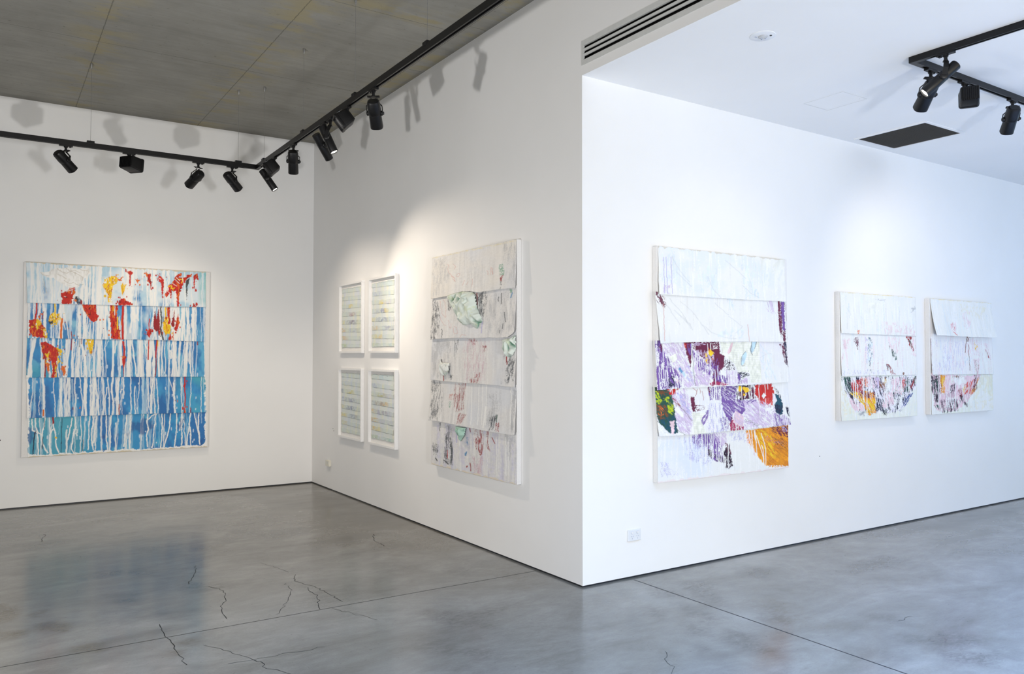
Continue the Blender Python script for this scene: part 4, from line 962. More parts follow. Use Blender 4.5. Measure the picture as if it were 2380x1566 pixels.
ART['sr'] = dict(curves=[[-34,368,297,370,683,375,1302,376],[-43,758,673,764,1291,769]], marks='''
S 0 y 88 0.0375 0.0056 0.6 0.7 0.0028 | -7 -4 1259 -6 1259 8 -8 8
S 0 r 0 0.0375 0.0056 0.45 0.9 0.0056 | 338 247 395 230 431 315 374 316
S 0 q 0 0.0375 0.0094 0.5 0.8 0.0094 | 319 237 452 234 430 356 335 347
L 0 r 0.0066 2 | 364 327 430 361
S 0 q 0 0.0375 0.0075 0.34 0.7 0.0141 | 591 117 750 112 765 288 606 292
S 0 y 0 0.0469 0.0188 0.35 0.3 0.0235 | 574 36 1099 37 1095 186 590 148
L 0 A 0.0056 1 | 15 205 16 323
L 0 t 0.0028 1 | 1193 66 1223 129
S 1 q 0 0.0375 0.0066 0.34 0.8 0.0188 | 683 383 965 389 960 578 678 558
L 1 n 0.0066 2 | 713 382 681 455 669 538
L 1 n 0.0056 2 | 741 455 734 723
S 1 n 0 0.0188 0.0066 0.5 1 0.0047 | 693 372 773 371 741 423 702 424
S 1 Y 0 0.0281 0.0056 0.5 0.9 0.0047 | 862 422 922 474 880 516 851 474
S 1 n 0 0.0469 0.0056 0.36 0.8 0.0075 | 827 610 939 610 914 767 853 766
S 1 q -8 0.0375 0.0066 0.5 0.8 0.0075 | 1047 431 1151 440 1168 578 1086 515
S 1 D -15 0.0375 0.0066 0.6 1 0.0038 | 1066 494 1107 515 1178 610 1136 589
S 1 q 0 0.0469 0.0084 0.5 0.7 0.0094 | 817 599 960 599 955 757 833 755
S 1 V 0 0.0657 0.0056 0.18 0.5 0.0235 | 74 401 683 393 654 743 85 738
L 1 A 0.0056 1 | 12 402 9 717
S 1 b 0 0.0375 0.0094 0.4 0.6 0.0113 | 599 579 797 579 775 662 617 651
P 2 q 0.0244 1 | 20 762 945 767 912 850 787 993 665 1062 469 1127 241 1138 76 1103 25 953
S 2 k -6 0.0657 0.0066 0.72 1 0.0094 | 11 766 148 768 151 1036 96 1034 17 904
S 2 e -10 0.0657 0.0066 0.45 1 0.0094 | 47 806 138 817 135 936 62 925
S 2 o 0 0.0657 0.0066 0.75 1 0.0094 | 185 768 287 770 264 949 190 948
S 2 Y 0 0.0657 0.0066 0.45 1 0.0094 | 212 789 268 789 256 909 209 908
S 2 A 0 0.0657 0.0066 0.5 1 0.0094 | 157 768 213 769 190 958 153 937
S 2 q 0 0.0657 0.0066 0.7 1 0.0094 | 287 770 382 771 359 942 283 950
S 2 n 70 0.0657 0.0066 0.45 1 0.0094 | 401 771 633 774 613 804 438 802
S 2 W 0 0.0657 0.0066 0.8 1 0.0094 | 420 781 673 779 651 856 475 873
S 2 k 10 0.0657 0.0066 0.65 1 0.0094 | 370 871 466 853 454 964 358 982
S 2 P 0 0.0657 0.0066 0.6 1 0.0094 | 171 957 454 944 432 1055 169 1036
S 2 D 10 0.0657 0.0066 0.55 1 0.0094 | 513 905 610 907 588 998 530 986
S 2 k -20 0.0657 0.0066 0.6 1 0.0094 | 530 976 608 978 626 1040 724 1084 684 1103 548 1048
S 2 r 25 0.0657 0.0066 0.5 1 0.0094 | 631 856 852 818 807 973 648 969
S 2 o 28 0.0657 0.0066 0.6 1 0.0094 | 788 931 934 798 869 933 746 1002
S 2 A 12 0.0657 0.0066 0.5 1 0.0094 | 853 771 955 772 889 923 807 973
S 2 Y 15 0.0657 0.0066 0.6 1 0.0094 | 630 887 690 888 648 959 619 958
S 2 k 5 0.0657 0.0066 0.52 1 0.0094 | 170 1017 510 1016 507 1138 204 1147
S 2 e -20 0.0657 0.0066 0.55 1 0.0094 | 68 1063 169 1056 168 1106 76 1103
S 2 W 0 0.0657 0.0066 0.4 1 0.0094 | 263 989 510 1006 431 1115 280 1090
S 2 n 0 0.0657 0.0066 0.6 1 0.0094 | 478 772 536 773 515 813 477 802
L 2 W 0.0066 1 | 175 778 176 997
L 2 W 0.0066 1 | 146 857 146 1095
L 2 W 0.0066 1 | 362 821 363 1002
L 2 W 0.0066 1 | 466 863 464 1147
L 2 W 0.0066 1 | 611 886 613 1029
L 2 W 0.0066 1 | 302 940 304 1111
L 2 W 0.0066 1 | 534 854 538 925
L 2 W 0.0066 1 | 730 847 733 971
S 2 y 0 0.0563 0.0375 0.55 0.3 0.0281 | 955 778 1237 776 1226 1143 783 1117
''')
ROSETTES = [[317,376,383,361,597,352,766,368,813,396,825,450,839,511,886,561,920,621,912,718,767,670,744,642,586,649,534,610,448,535,383,475,350,423],[1249,775,1349,771,1411,742,1421,800,1414,861,1377,907,1307,924,1249,899,1217,851],[183,930,226,966,360,971,356,1037,291,1082,227,1093,198,1021],[478,1518,653,1520,631,1589,560,1648,496,1583]]
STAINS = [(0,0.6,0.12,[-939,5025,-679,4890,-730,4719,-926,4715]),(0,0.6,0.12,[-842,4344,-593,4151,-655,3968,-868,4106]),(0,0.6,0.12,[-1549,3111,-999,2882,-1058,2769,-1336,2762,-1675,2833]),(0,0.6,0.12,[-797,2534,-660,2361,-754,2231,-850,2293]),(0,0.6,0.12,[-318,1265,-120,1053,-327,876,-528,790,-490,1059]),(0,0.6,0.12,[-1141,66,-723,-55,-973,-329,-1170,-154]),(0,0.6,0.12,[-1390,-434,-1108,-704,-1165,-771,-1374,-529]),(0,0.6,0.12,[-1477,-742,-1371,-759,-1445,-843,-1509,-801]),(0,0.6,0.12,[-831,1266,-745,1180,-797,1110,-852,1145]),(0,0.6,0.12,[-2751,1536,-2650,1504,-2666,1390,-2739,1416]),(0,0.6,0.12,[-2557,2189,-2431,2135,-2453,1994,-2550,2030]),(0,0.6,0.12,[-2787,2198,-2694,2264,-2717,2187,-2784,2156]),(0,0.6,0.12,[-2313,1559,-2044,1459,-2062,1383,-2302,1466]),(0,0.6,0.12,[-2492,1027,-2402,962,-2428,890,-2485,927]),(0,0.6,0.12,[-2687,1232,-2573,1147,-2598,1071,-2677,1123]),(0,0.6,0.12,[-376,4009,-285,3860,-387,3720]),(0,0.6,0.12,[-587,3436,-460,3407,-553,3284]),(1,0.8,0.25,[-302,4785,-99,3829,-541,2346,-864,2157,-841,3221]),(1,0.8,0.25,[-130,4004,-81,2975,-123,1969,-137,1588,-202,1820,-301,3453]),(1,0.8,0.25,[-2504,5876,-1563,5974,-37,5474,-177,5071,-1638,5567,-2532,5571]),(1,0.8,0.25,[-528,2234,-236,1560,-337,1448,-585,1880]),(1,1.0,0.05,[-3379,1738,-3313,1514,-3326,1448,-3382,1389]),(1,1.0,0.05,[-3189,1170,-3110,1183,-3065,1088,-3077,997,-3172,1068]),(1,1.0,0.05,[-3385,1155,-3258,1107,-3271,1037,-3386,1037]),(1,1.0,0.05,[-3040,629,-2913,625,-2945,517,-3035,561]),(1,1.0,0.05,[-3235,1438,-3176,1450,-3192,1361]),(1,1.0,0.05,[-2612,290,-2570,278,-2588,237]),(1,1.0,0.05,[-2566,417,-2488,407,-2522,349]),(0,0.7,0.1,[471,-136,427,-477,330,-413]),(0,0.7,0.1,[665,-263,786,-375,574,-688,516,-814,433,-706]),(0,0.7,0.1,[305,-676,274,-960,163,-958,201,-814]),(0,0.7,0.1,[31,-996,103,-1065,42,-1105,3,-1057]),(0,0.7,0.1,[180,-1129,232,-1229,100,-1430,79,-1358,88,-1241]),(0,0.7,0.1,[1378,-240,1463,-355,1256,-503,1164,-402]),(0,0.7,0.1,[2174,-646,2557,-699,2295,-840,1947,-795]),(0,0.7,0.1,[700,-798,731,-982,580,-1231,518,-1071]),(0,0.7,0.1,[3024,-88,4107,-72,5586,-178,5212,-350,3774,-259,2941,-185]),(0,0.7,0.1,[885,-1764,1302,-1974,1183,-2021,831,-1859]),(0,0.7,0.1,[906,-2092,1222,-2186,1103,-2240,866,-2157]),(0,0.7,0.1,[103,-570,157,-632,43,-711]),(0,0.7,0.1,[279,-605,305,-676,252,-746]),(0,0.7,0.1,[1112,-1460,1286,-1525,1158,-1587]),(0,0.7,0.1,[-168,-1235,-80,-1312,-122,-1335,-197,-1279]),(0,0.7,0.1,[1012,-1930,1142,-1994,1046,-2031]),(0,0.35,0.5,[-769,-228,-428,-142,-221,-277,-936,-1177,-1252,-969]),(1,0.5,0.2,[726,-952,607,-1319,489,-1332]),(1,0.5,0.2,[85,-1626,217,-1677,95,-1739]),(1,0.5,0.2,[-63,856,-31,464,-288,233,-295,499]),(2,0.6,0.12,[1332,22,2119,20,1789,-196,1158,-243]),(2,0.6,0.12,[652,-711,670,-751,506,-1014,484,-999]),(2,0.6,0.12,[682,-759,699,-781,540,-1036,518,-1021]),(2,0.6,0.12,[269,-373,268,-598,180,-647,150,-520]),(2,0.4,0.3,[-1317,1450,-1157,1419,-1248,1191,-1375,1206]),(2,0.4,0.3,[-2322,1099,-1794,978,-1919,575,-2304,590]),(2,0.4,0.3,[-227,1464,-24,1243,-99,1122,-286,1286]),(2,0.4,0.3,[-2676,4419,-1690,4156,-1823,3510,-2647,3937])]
CRACKS = [(3,[-2111,2081,-2147,1921,-2219,1725,-2263,1590]),(3,[-2161,1460,-2098,1296,-2134,1086,-2197,911,-2223,775,-2226,679]),(3,[-1555,1426,-1615,1263,-1587,1147,-1541,1054,-1505,619]),(3,[-1588,1054,-1611,965,-1593,846,-1652,660,-1685,549]),(3,[-2587,798,-2593,645,-2592,525,-2581,367,-2588,237,-2580,44]),(3,[-2278,-59,-2248,-114,-2241,-171,-2249,-235,-2207,-280,-2165,-377]),(3,[-3026,3970,-3059,3640]),(3,[-541,2346,-624,2146,-647,1875]),(2,[-1681,1241,-1703,1098,-1747,947,-1821,798,-1952,598]),(2,[-2400,-60,-2235,-69,-1890,-106]),(2,[-1613,528,-1465,156]),(2,[-2447,299,-2371,152,-2278,-59]),(2,[-1673,1910,-1605,1638,-1579,1513]),(2,[-369,-1181,-404,-1233,-449,-1258,-473,-1303,-478,-1363,-561,-1423]),(2,[1169,-1594,1261,-1582,1325,-1600])]


COL = {k: s2l(v).astype(np.float32) for k, v in dict(
    R=(196, 38, 28), D=(150, 34, 40), r=(214, 92, 88), Y=(240, 196, 32), O=(222, 108, 34), K=(66, 70, 74), W=(240, 240, 238), T=(196, 188, 176),
    N=(34, 32, 62), G=(176, 178, 182), g=(140, 176, 158), e=(38, 78, 66), E=(28, 76, 96), d=(88, 92, 98), p=(206, 150, 142), t=(176, 180, 184),
    y=(226, 214, 168), P=(206, 178, 188), V=(176, 172, 218), v=(104, 150, 192), A=(104, 30, 62), U=(118, 84, 160), l=(204, 186, 216), k=(48, 26, 46),
    b=(214, 228, 240), c=(236, 238, 226), q=(232, 204, 212), s=(192, 218, 232), M=(168, 50, 92), L=(182, 200, 30), n=(126, 70, 34), o=(232, 152, 22),
    Q=(206, 120, 20), w=(236, 232, 242), B=(44, 70, 140)).items()}

class Art:
    def __init__(s, key, w, h, ax, px, seed, sn=.07, boost=1.):
        s.sn, s.boost = sn, boost
        s.key, s.w, s.h, s.ax = key, w, h, ax
        s.rng = np.random.default_rng(seed)
        s.pv = px; s.pu = px/ax
        s.us = np.arange(-.06, w+.06, s.pu); s.vs = np.arange(-.02, h+.03, s.pv)
        s.U, s.V = np.meshgrid(s.us, s.vs)
        s.A = np.ones(s.U.shape+(3,), np.float32)*.8
        s.curves = [np.array(c, float).reshape(-1, 2)/1000 for c in ART[key]['curves']]
        s.K = np.zeros(s.U.shape, int)
        for c in s.curves: s.K += s.V > np.interp(s.us, c[:, 0], c[:, 1])[None, :]
    def seed(s): return int(s.rng.integers(1e9))
    def over(s, sl, m, col):
        m = m[..., None].astype(np.float32); s.A[sl] += m*(col-s.A[sl])
    def box(s, P, pad):
        x0, y0 = P.min(0)-pad/s.ax; x1, y1 = P.max(0)+pad; y0 = P[:, 1].min()-pad; x1 = P[:, 0].max()+pad/s.ax
        i0, i1 = np.searchsorted(s.us, (x0, x1)); j0, j1 = np.searchsorted(s.vs, (y0, y1))
        return (slice(j0, j1), slice(i0, i1))
    def loc(s, sl): return s.U[sl]*s.ax, s.V[sl]
    def scaled(s, P): return P*np.array([s.ax, 1])
    def poly(s, k, c, rough, streak, P):
        sl = s.box(P, rough*3+.01); X, Y = s.loc(sl)
        if X.size == 0: return
        sd = sdf(X, Y, s.scaled(P)); q = max(rough*1.6, .006)
        sd = sd+(fbm(X/q, Y/q, s.seed())-.5)*rough*2.6
        m = np.clip(.5-sd/(1.4*s.pv), 0, 1)*(s.K[sl] == k)
        if streak: m = m*np.clip((fbm(X/.012, Y/.04, s.seed())-.34)/.08, 0, 1)
        sh = .70+.60*fbm(X/.014, Y/.035, s.seed(), 4)
        col = np.clip(COL[c]*sh[..., None], 0, .9)
        if c in 'RY' and s.key == 'blue':           # thick paint dragged through a second colour
            q = fbm(X/.016, Y/.05, s.seed(), 4); k2 = np.clip((q-.60)/.05, 0, 1)[..., None]
            col = col*(1-k2)+COL['O' if c == 'R' else 'Q']*k2
            q = fbm(X/.010+5, Y/.03, s.seed(), 4); k3 = np.clip((.34-q)/.04, 0, 1)[..., None]
            col = col*(1-k3)+(COL['D']*.5 if c == 'R' else COL['W'])*k3
        s.over(sl, m, col)
        if c in 'RYO' and s.key == 'blue':
            lo_, hi_ = P.min(0), P.max(0)
            for _ in range(7):
                p = P[s.rng.integers(len(P))]+s.rng.normal(0, .022, 2); r_ = abs(s.rng.normal(.004, .003))+.002
                d_ = np.hypot(X-p[0]*s.ax, (Y-p[1])*s.rng.uniform(.5, 1)); s.over(sl, np.clip(.5-(d_-r_)/(1.2*s.pv), 0, 1)*(s.K[sl] == k), COL[c]*.9)
    def line(s, k, c, w, wob, P, al=1.):
        sl = s.box(P, w+.01+wob*.003); X, Y = s.loc(sl)
        if X.size == 0: return
        X = X+(fbm(X/.05+9, Y/.035, s.seed())-.5)*.006*wob
        d = pdist(X, Y, s.scaled(P)); w2 = w*.5*(.8+.45*fbm(X/.03, Y/.05, s.seed()))
        s.over(sl, np.clip(.5-(d-w2)/(1.3*s.pv), 0, 1)*(s.K[sl] == k)*al, COL[c])
    def streaks(s, k, c, ang, ln, cr, cov, al, soft, P):
        sl = s.box(P, soft+.005); X, Y = s.loc(sl)
        if X.size == 0: return
        sd = sdf(X, Y, s.scaled(P)); a = math.radians(ang); se = s.seed()
        lo = -math.sin(a)*X+math.cos(a)*Y; cc = math.cos(a)*X+math.sin(a)*Y
        cc = cc+(vnoise(lo/(ln*1.4), cc/(cr*4), se+9)-.5)*cr*1.6
        n = .42*vnoise(lo/ln, cc/cr, se)+.3*vnoise(lo/(ln*.45), cc/(cr*.42), se+1)+.28*vnoise(lo/max(cr*.5, s.pv*1.2), cc/max(cr*.3, s.pv*1.2), se+2)
        edge = np.clip(.5-sd/(2*max(soft, 1e-4)), 0, 1)
        ins = sd < 0
        if not ins.any(): return
        th = np.quantile(n[ins], 1-min(cov, .995))
        m = np.clip((n-th-(1-edge)*.22*(edge < 1)+s.sn*.4)/s.sn, 0, 1)*np.clip(edge*2.2, 0, 1)*al*(s.K[sl] == k)
        sh = .8+.4*vnoise(lo/(ln*.7), cc/(cr*.6), se+4)
        s.over(sl, m, np.clip(COL[c]*sh[..., None], 0, .9))
    def wash(s, k, c, lu, lv, lo, hi, al=1., grad=None):
        m = np.clip((fbm(s.U*s.ax/lu, s.V/lv, s.seed(), 4)-lo)/(hi-lo), 0, 1)*al
        if grad is not None: m = m*grad
        s.over((slice(None), slice(None)), m*(s.K == k), COL[c] if isinstance(c, str) else np.asarray(c, np.float32))
    def drips(s, k, n, c, wm, al, short=.25, u0=.03, u1=None, lean=.03, clusters=None):
        r = s.rng; u1 = u1 or s.w-.03
        top = 0 if k == 0 else float(s.curves[k-1][:, 1].mean()); bot = s.h if k >= len(s.curves) else float(s.curves[k][:, 1].mean())
        for _ in range(n):
            u = r.uniform(u0, u1) if clusters is None or r.random() < .35 else clusters[r.integers(len(clusters))]+r.normal(0, .016)
            if not u0 < u < u1: continue
            a, b = top-.02, bot+.02
            if r.random() < short: b = r.uniform(top+.1, bot)
            if r.random() < .14: a = r.uniform(top, top+.6*(bot-top))
            vv = np.linspace(a, b, 9); uu = u+np.cumsum(r.normal(0, .004, 9))+np.linspace(0, r.normal(0, lean), 9)*(r.random() < .3)
            s.line(k, c, wm*r.lognormal(0, .42), 1.2, np.stack([uu, vv], 1), al*r.uniform(.8, 1))
    def marks(s):
        for ln_ in ART[s.key]['marks'].strip().split('\n'):
            a, p = ln_.split(' | '); a = a.split(); P = np.array(p.split(), float).reshape(-1, 2)/1000
            k = int(a[1])
            if a[0] == 'P': s.poly(k, a[2], float(a[3]), int(a[4]), P)
            elif a[0] == 'L': s.line(k, a[2], max(float(a[3]), s.pv*.9), float(a[4]), P, {'t': .34, 'p': .6}.get(a[2], 1.))
            else: s.streaks(k, a[2], float(a[3]), float(a[4]), float(a[5]), min(.95, float(a[6])*(s.boost if a[2] in 'UAMkNPlE' else 1)), float(a[7]), float(a[8]), P)
    def sample(s, u, v):
        i = np.clip(((u-s.us[0])/s.pu), 0, len(s.us)-1.001); j = np.clip(((v-s.vs[0])/s.pv), 0, len(s.vs)-1.001)
        return s.A[np.rint(j).astype(int), np.rint(i).astype(int)]

# frames of reference: origin = top left corner of the front face on the wall plane
class Plane:
    def __init__(s, o, eu, en): s.o = np.array(o, float); s.eu = np.array(eu, float); s.en = np.array(en, float); s.ev = np.array([0, 0, -1.])
    def at(s, u, v, n):
        u, v, n = np.broadcast_arrays(u, v, n)
        return s.o+u[..., None]*s.eu+v[..., None]*s.ev+n[..., None]*s.en
    def box(s, mb, u0, u1, v0, v1, n0, n1):
        a = s.at(u0, v0, n0); b = s.at(u1, v1, n1); return mb.box(tuple(a), tuple(b))

def strips(art, pl, parent, edges, t, lift, seed, name='canvas_strip', names=None):
    rng = np.random.default_rng(seed); nst = len(art.curves)+1
    for k in range(nst):
        e = edges[k]
        pu, pv = art.pu, art.pv
        nu = int(art.w/pu)
        uu = np.linspace(0, 1, nu)
        h = art.h/nst; nv = int(h/pv)+8
        tt = np.linspace(0, 1, nv)
        T, S = np.meshgrid(tt, uu, indexing='ij')
        wob = (fbm(T*h/.05, T*0+k*3.3, seed+k)-.5)*.008
        U = (e[0]*(1-T)+e[1]*T)*(1-S)+(e[2]*(1-T)+e[3]*T)*S+wob*(S-.5)*2
        base = U[0] if k == 0 else U[0]
        if k == 0: vt = np.full(U.shape, .0)+(fbm(U/.03, U*0, seed+50)-.5)*.006
        else: vt = np.interp(U, art.curves[k-1][:, 0], art.curves[k-1][:, 1])-.02
        if k == nst-1: vb = np.full(U.shape, art.h)+(fbm(U/.03, U*0, seed+70)-.5)*.006
        else: vb = np.interp(U, art.curves[k][:, 0], art.curves[k][:, 1])+(fbm(U/.018, U*0+k, seed+60)-.5)*.005
        Vv = vt+(vb-vt)*T
        lf = lift[k]
        rip = .65+.7*fbm(U/.45, T*0+2.2*k, seed+10+k)
        n = t+.003+.0015*(nst-k)*0+lf*(T**1.6)*rip+.002*np.sin(U*9+k)*T
        if k == 0: n = n+.001
        n = n+(fbm(U*art.ax/.02, Vv/.02, seed+30+k)-.5)*.0016
        # colours stay within this strip
        vmin = 0 if k == 0 else np.interp(U, art.curves[k-1][:, 0], art.curves[k-1][:, 1])+art.pv*1.2
        vmax = art.h-.001 if k == nst-1 else np.interp(U, art.curves[k][:, 0], art.curves[k][:, 1])-art.pv*1.2
        colr = art.sample(U, np.clip(Vv, vmin, vmax))
        col = np.ones(U.shape+(4,), np.float32); col[..., :3] = colr
        co = pl.at(U, Vv, n).reshape(-1, 3)
        o = gridmesh(name, co, nv, nu, col.reshape(-1, 4), 'paint', M_paint, parent, flip=True, extra=-pl.en*.0025)

def canvas(key, name, label, cat, pl, w, h, t, art, edges, lift, seed, inset=0.):
    b = pl.at(w/2, h, 0); p = thing(name, label, cat, tuple(b))
    mb = MB(); pl.box(mb, 0, w, 0, h, .001, t); mb.build('stretcher', M_edge, p, bevel=.003)
    strips(art, pl, p, edges, t, lift, seed)
    return p
# ------------------------------------------------------------------ build the shell
grid_fl = tag(grid_floor(), kind='structure')
def ribbon(P, w, z):
    mb = MB(); P = [Vector((a, b, z)) for a, b in P]
    fine = []
    rng = np.random.default_rng(int(abs(P[0][0])*1e4))
    for i in range(len(P)-1):
        n = max(2, int((P[i+1]-P[i]).length/.035))
        for k in range(n):
            q = P[i].lerp(P[i+1], k/n)
            if 0 < k: q = q+Vector((rng.normal(0, .008), rng.normal(0, .008), 0))
            fine.append(q)
    fine.append(P[-1]); L_, R_ = [], []
    for i, q in enumerate(fine):
        t = (fine[min(i+1, len(fine)-1)]-fine[max(i-1, 0)]).normalized(); s_ = Vector((-t.y, t.x, 0))*w*rng.uniform(.3, .75)
        L_.append(q+s_); R_.append(q-s_)
    n = len(fine); mb.add(L_+R_, [(i, n+i, n+i+1, i+1) for i in range(n-1)]); return mb
for w_, p in CRACKS:
    P = np.array(p, float).reshape(-1, 2)/1000
    ribbon([tuple(x) for x in P], w_*.0013, .0004).build('crack', M_crack, grid_fl)
mb = MB(); mb.box((.4300, -7, .0003), (.4390, -.045, .0005)); mb.build('saw_cut', M_shade_cut, grid_fl)
mb = MB(); mb.box((-5.6, .534, .0003), (-.02, .539, .0005)); mb.build('saw_cut', M_crack, grid_fl)

Zt = HHIGH+.2
HB, HT = 3.652, 3.826                      # slot diffuser frame in the header
wb = MB()
wb.box((0, 0, GAP), (.2, L+.2, Zt))                                        # wall between the two corners
wb.box((0, FY, HT), (.2, 0, Zt)); wb.box((0, FY, HLOW), (.2, 0, HB)); wb.box((0, FY, HB), (.2, -3.4, HT))   # header above the opening
wb.box((.13, -3.4, HB), (.2, 0, HT))
wall_m = struct('wall_middle', wb, M_wall)
struct('wall_back', MB().box((LX-.2, L, GAP), (0, L+.2, Zt)), M_wall)
struct('wall_right_room', MB().box((.2, 0, GAP), (RX, .2, HLOW+.2)), M_wall)
struct('wall_left', MB().box((LX-.2, FY, GAP), (LX, L, Zt)), M_greyrender)
struct('wall_far_right', MB().box((RX, FY, GAP), (RX+.2, .2, HLOW+.2)), M_wall)
fw = MB()
for a, b, z0, z1 in ((LX-.2, -5.6, 0, 4.6), (-3.8, -2.8, 0, 4.6), (-1.4, .1, 0, 4.6), (2.7, RX+.2, 0, 4.6), (-5.6, -3.8, 2.7, 4.6), (-2.8, -1.4, 2.5, 4.6), (.1, 2.7, 2.8, 4.6), (-5.6, -3.8, 0, .3), (.1, 2.7, 0, .2)):
    fw.box((a, FY-.2, z0), (b, FY, z1))
struct('wall_front', fw, M_greyrender)
def window_frame(i, boxes):
    f_ = MB()
    for q in boxes: f_.box(*q)
    struct('window_%d' % i, f_, M_black)
for i, (a, b, z0, z1) in enumerate(((-5.6, -3.8, .3, 2.7), (-2.8, -1.4, 0, 2.5), (.1, 2.7, .2, 2.8))):
    window_frame(i+1, [((x0, FY-.13, y0), (x1, FY-.07, y1)) for x0, x1, y0, y1 in ((a, a+.05, z0, z1), (b-.05, b, z0, z1), (a, b, z0, z0+.05), (a, b, z1-.05, z1))])
window_frame(4, [((RX-.06, y0, z0), (RX, y1, z1)) for y0, y1, z0, z1 in ((-5.9, -5.85, .3, 2.7), (-2.15, -2.1, .3, 2.7), (-5.85, -2.15, .3, .35), (-5.85, -2.15, 2.65, 2.7))])  # rim added round the right fill panel, the wall behind is solid
window_frame(5, [((x0, y0, HLOW-.03), (x1, y1, HLOW)) for x0, x1, y0, y1 in ((1.35, 1.4, -6.4, -4), (6.4, 6.45, -6.4, -4), (1.35, 6.45, -6.45, -6.4), (1.35, 6.45, -4, -3.95))])  # invented skylight rim round the right overhead fill panel
window_frame(6, [((x0, y0, HHIGH-.03), (x1, y1, HHIGH)) for x0, x1, y0, y1 in ((-2.05, -2, -4.6, -2.2), (-.2, -.15, -4.6, -2.2), (-2.05, -.15, -4.65, -4.6), (-2.05, -.15, -2.2, -2.15))])  # made-up skylight rim to house the left overhead fill
struct('ceiling_concrete', MB().box((LX-.2, FY, HHIGH), (0, L, HHIGH+.2)), M_conc)
struct('ceiling_low', MB().box((.2, FY, HLOW), (RX, 0, HLOW+.2)), M_low)
# strips in the gap under the walls, its shade put into their dark colour
struct('shade_strip_middle', MB().box((.008, .012, .0), (.1, L, GAP)), M_shade_cut)
struct('shade_strip_back', MB().box((LX, L+.008, 0), (.008, L+.1, GAP)), M_shade_cut)
struct('shade_strip_right_room', MB().box((.02, .008, 0), (RX, .1, GAP)), M_shade_cut)
# small drilled holes left in the plaster
def hole(parent, p, d, r=.006):
    MB().lathe(p, d, [(-.001, r), (.0008, r)], 10).build('screw_hole', M_blackin, parent)
hole(wall_m, (0, 4.789, .739), (-1, 0, 0)); hole(wall_m, (0, 4.762, .716), (-1, 0, 0))
hole(bpy.data.objects['wall_right_room'], (2.653, 0, .73), (0, -1, 0), .005); hole(bpy.data.objects['wall_back'], (-3.35, L, .726), (0, -1, 0), .008)

# ------------------------------------------------------------------ slot diffuser in the header
sd_ = thing('slot_diffuser', 'long white air vent with three black slots in the header above the opening', 'air vent', (0, -1.6, HB))
f_ = MB(); n0 = -.004
ys = (-3.4, 0)
f_.box((n0, -3.4, HT-.038), (.01, -.0005, HT-.0005)); f_.box((n0, -3.4, HB+.0005), (.01, -.0005, HB+.036)); f_.box((n0, -.018, HB+.036), (.01, -.0005, HT-.038)); f_.box((n0, -3.4, HB+.036), (.01, -3.38, HT-.038))
f_.build('vent_frame', M_alu, sd_)
for z0, z1 in ((3.713, 3.730), (3.749, 3.766)):
    MB().box((n0+.001, -3.4, z0), (.006, -.016, z1)).build('vent_blade', M_alu, sd_)
cv = MB()
for a_, b_2 in (((.10, -3.4, HB+.001), (.11, -.001, HT-.001)), ((.011, -3.4, HT-.004), (.10, -.001, HT-.001)), ((.011, -3.4, HB+.001), (.10, -.001, HB+.004)), ((.011, -.004, HB+.004), (.10, -.001, HT-.004))): cv.box(a_, b_2)
cv.build('vent_cavity', M_blackin, sd_)
b_ = MB()
for z in (3.70, 3.737, 3.776): b_.box((.03, -3.4, z-.003), (.05, -.01, z+.003))
b_.build('damper', M_black, sd_)

# ------------------------------------------------------------------ return air grille, hatch, emergency light
g_ = thing('ceiling_grille', 'square dark return air grille with white rim in the white ceiling', 'air vent', (3.39, -.415, HLOW))
x0, x1, y0, y1 = 3.105, 3.675, -.725, -.11
f_ = MB()
for a, b in (((x0-.028, y0-.028), (x1+.028, y0)), ((x0-.028, y1), (x1+.028, y1+.028)), ((x0-.028, y0), (x0, y1)), ((x1, y0), (x1+.028, y1))):
    f_.box((a[0], a[1], HLOW-.007), (b[0], b[1], HLOW+.002))
f_.build('grille_frame', M_white, g_)
c_ = MB()
for i in range(1, 46): x = x0+(x1-x0)*i/46; c_.box((x-.0008, y0, HLOW-.006), (x+.0008, y1, HLOW-.0012))
for i in range(1, 48): y = y0+(y1-y0)*i/48; c_.box((x0, y-.0008, HLOW-.006), (x1, y+.0008, HLOW-.0012))
c_.build('eggcrate_core', M_grille, g_)
MB().box((x0, y0, HLOW-.0012), (x1, y1, HLOW+.001)).build('backing', M_grille, g_)
h_ = thing('access_hatch', 'flush white access hatch in the white ceiling, left of the dark grille', 'access hatch', (1.99, -.64, HLOW))
f_ = MB()
for a, b in (((1.836, -.81), (2.142, -.807)), ((1.836, -.47), (2.142, -.467)), ((1.836, -.807), (1.839, -.47)), ((2.139, -.807), (2.142, -.47))): f_.box((*a, HLOW-.0015), (*b, HLOW+.001))
f_.build('hatch_rim', M_alu, h_); MB().box((1.841, -.805, HLOW-.001), (2.137, -.472, HLOW+.001)).build('hatch_panel', M_low, h_)
MB().lathe((2.09, -.78, HLOW-.001), (0, 0, -1), [(0, .005), (.001, .005)], 10).build('latch', M_alu, h_)
e_ = thing('emergency_light', 'small round white emergency light with clear lens in the white ceiling', 'emergency light', (.5, -1.16, HLOW))
MB().lathe((.5, -1.16, HLOW+.001), (0, 0, -1), [(0, .078), (.004, .078), (.006, .074), (.006, .0001)], 40, cap0=False, cap1=False).build('cover_plate', M_plastic, e_, smooth=30)
MB().lathe((.5, -1.16, HLOW-.004), (0, 0, -1), [(0, .03), (.008, .026), (.013, .015), (.014, .001)], 24).build('lens', M_glasslens, e_, smooth=50)
for dx, dy in ((-.011, .009), (.012, -.008), (.004, .014)):
    MB().lathe((.5+dx, -1.16+dy, HLOW-.016), (0, 0, -1), [(0, .007), (.004, .005), (.006, .0005)], 12).build('diode', M_refl, e_, smooth=50)
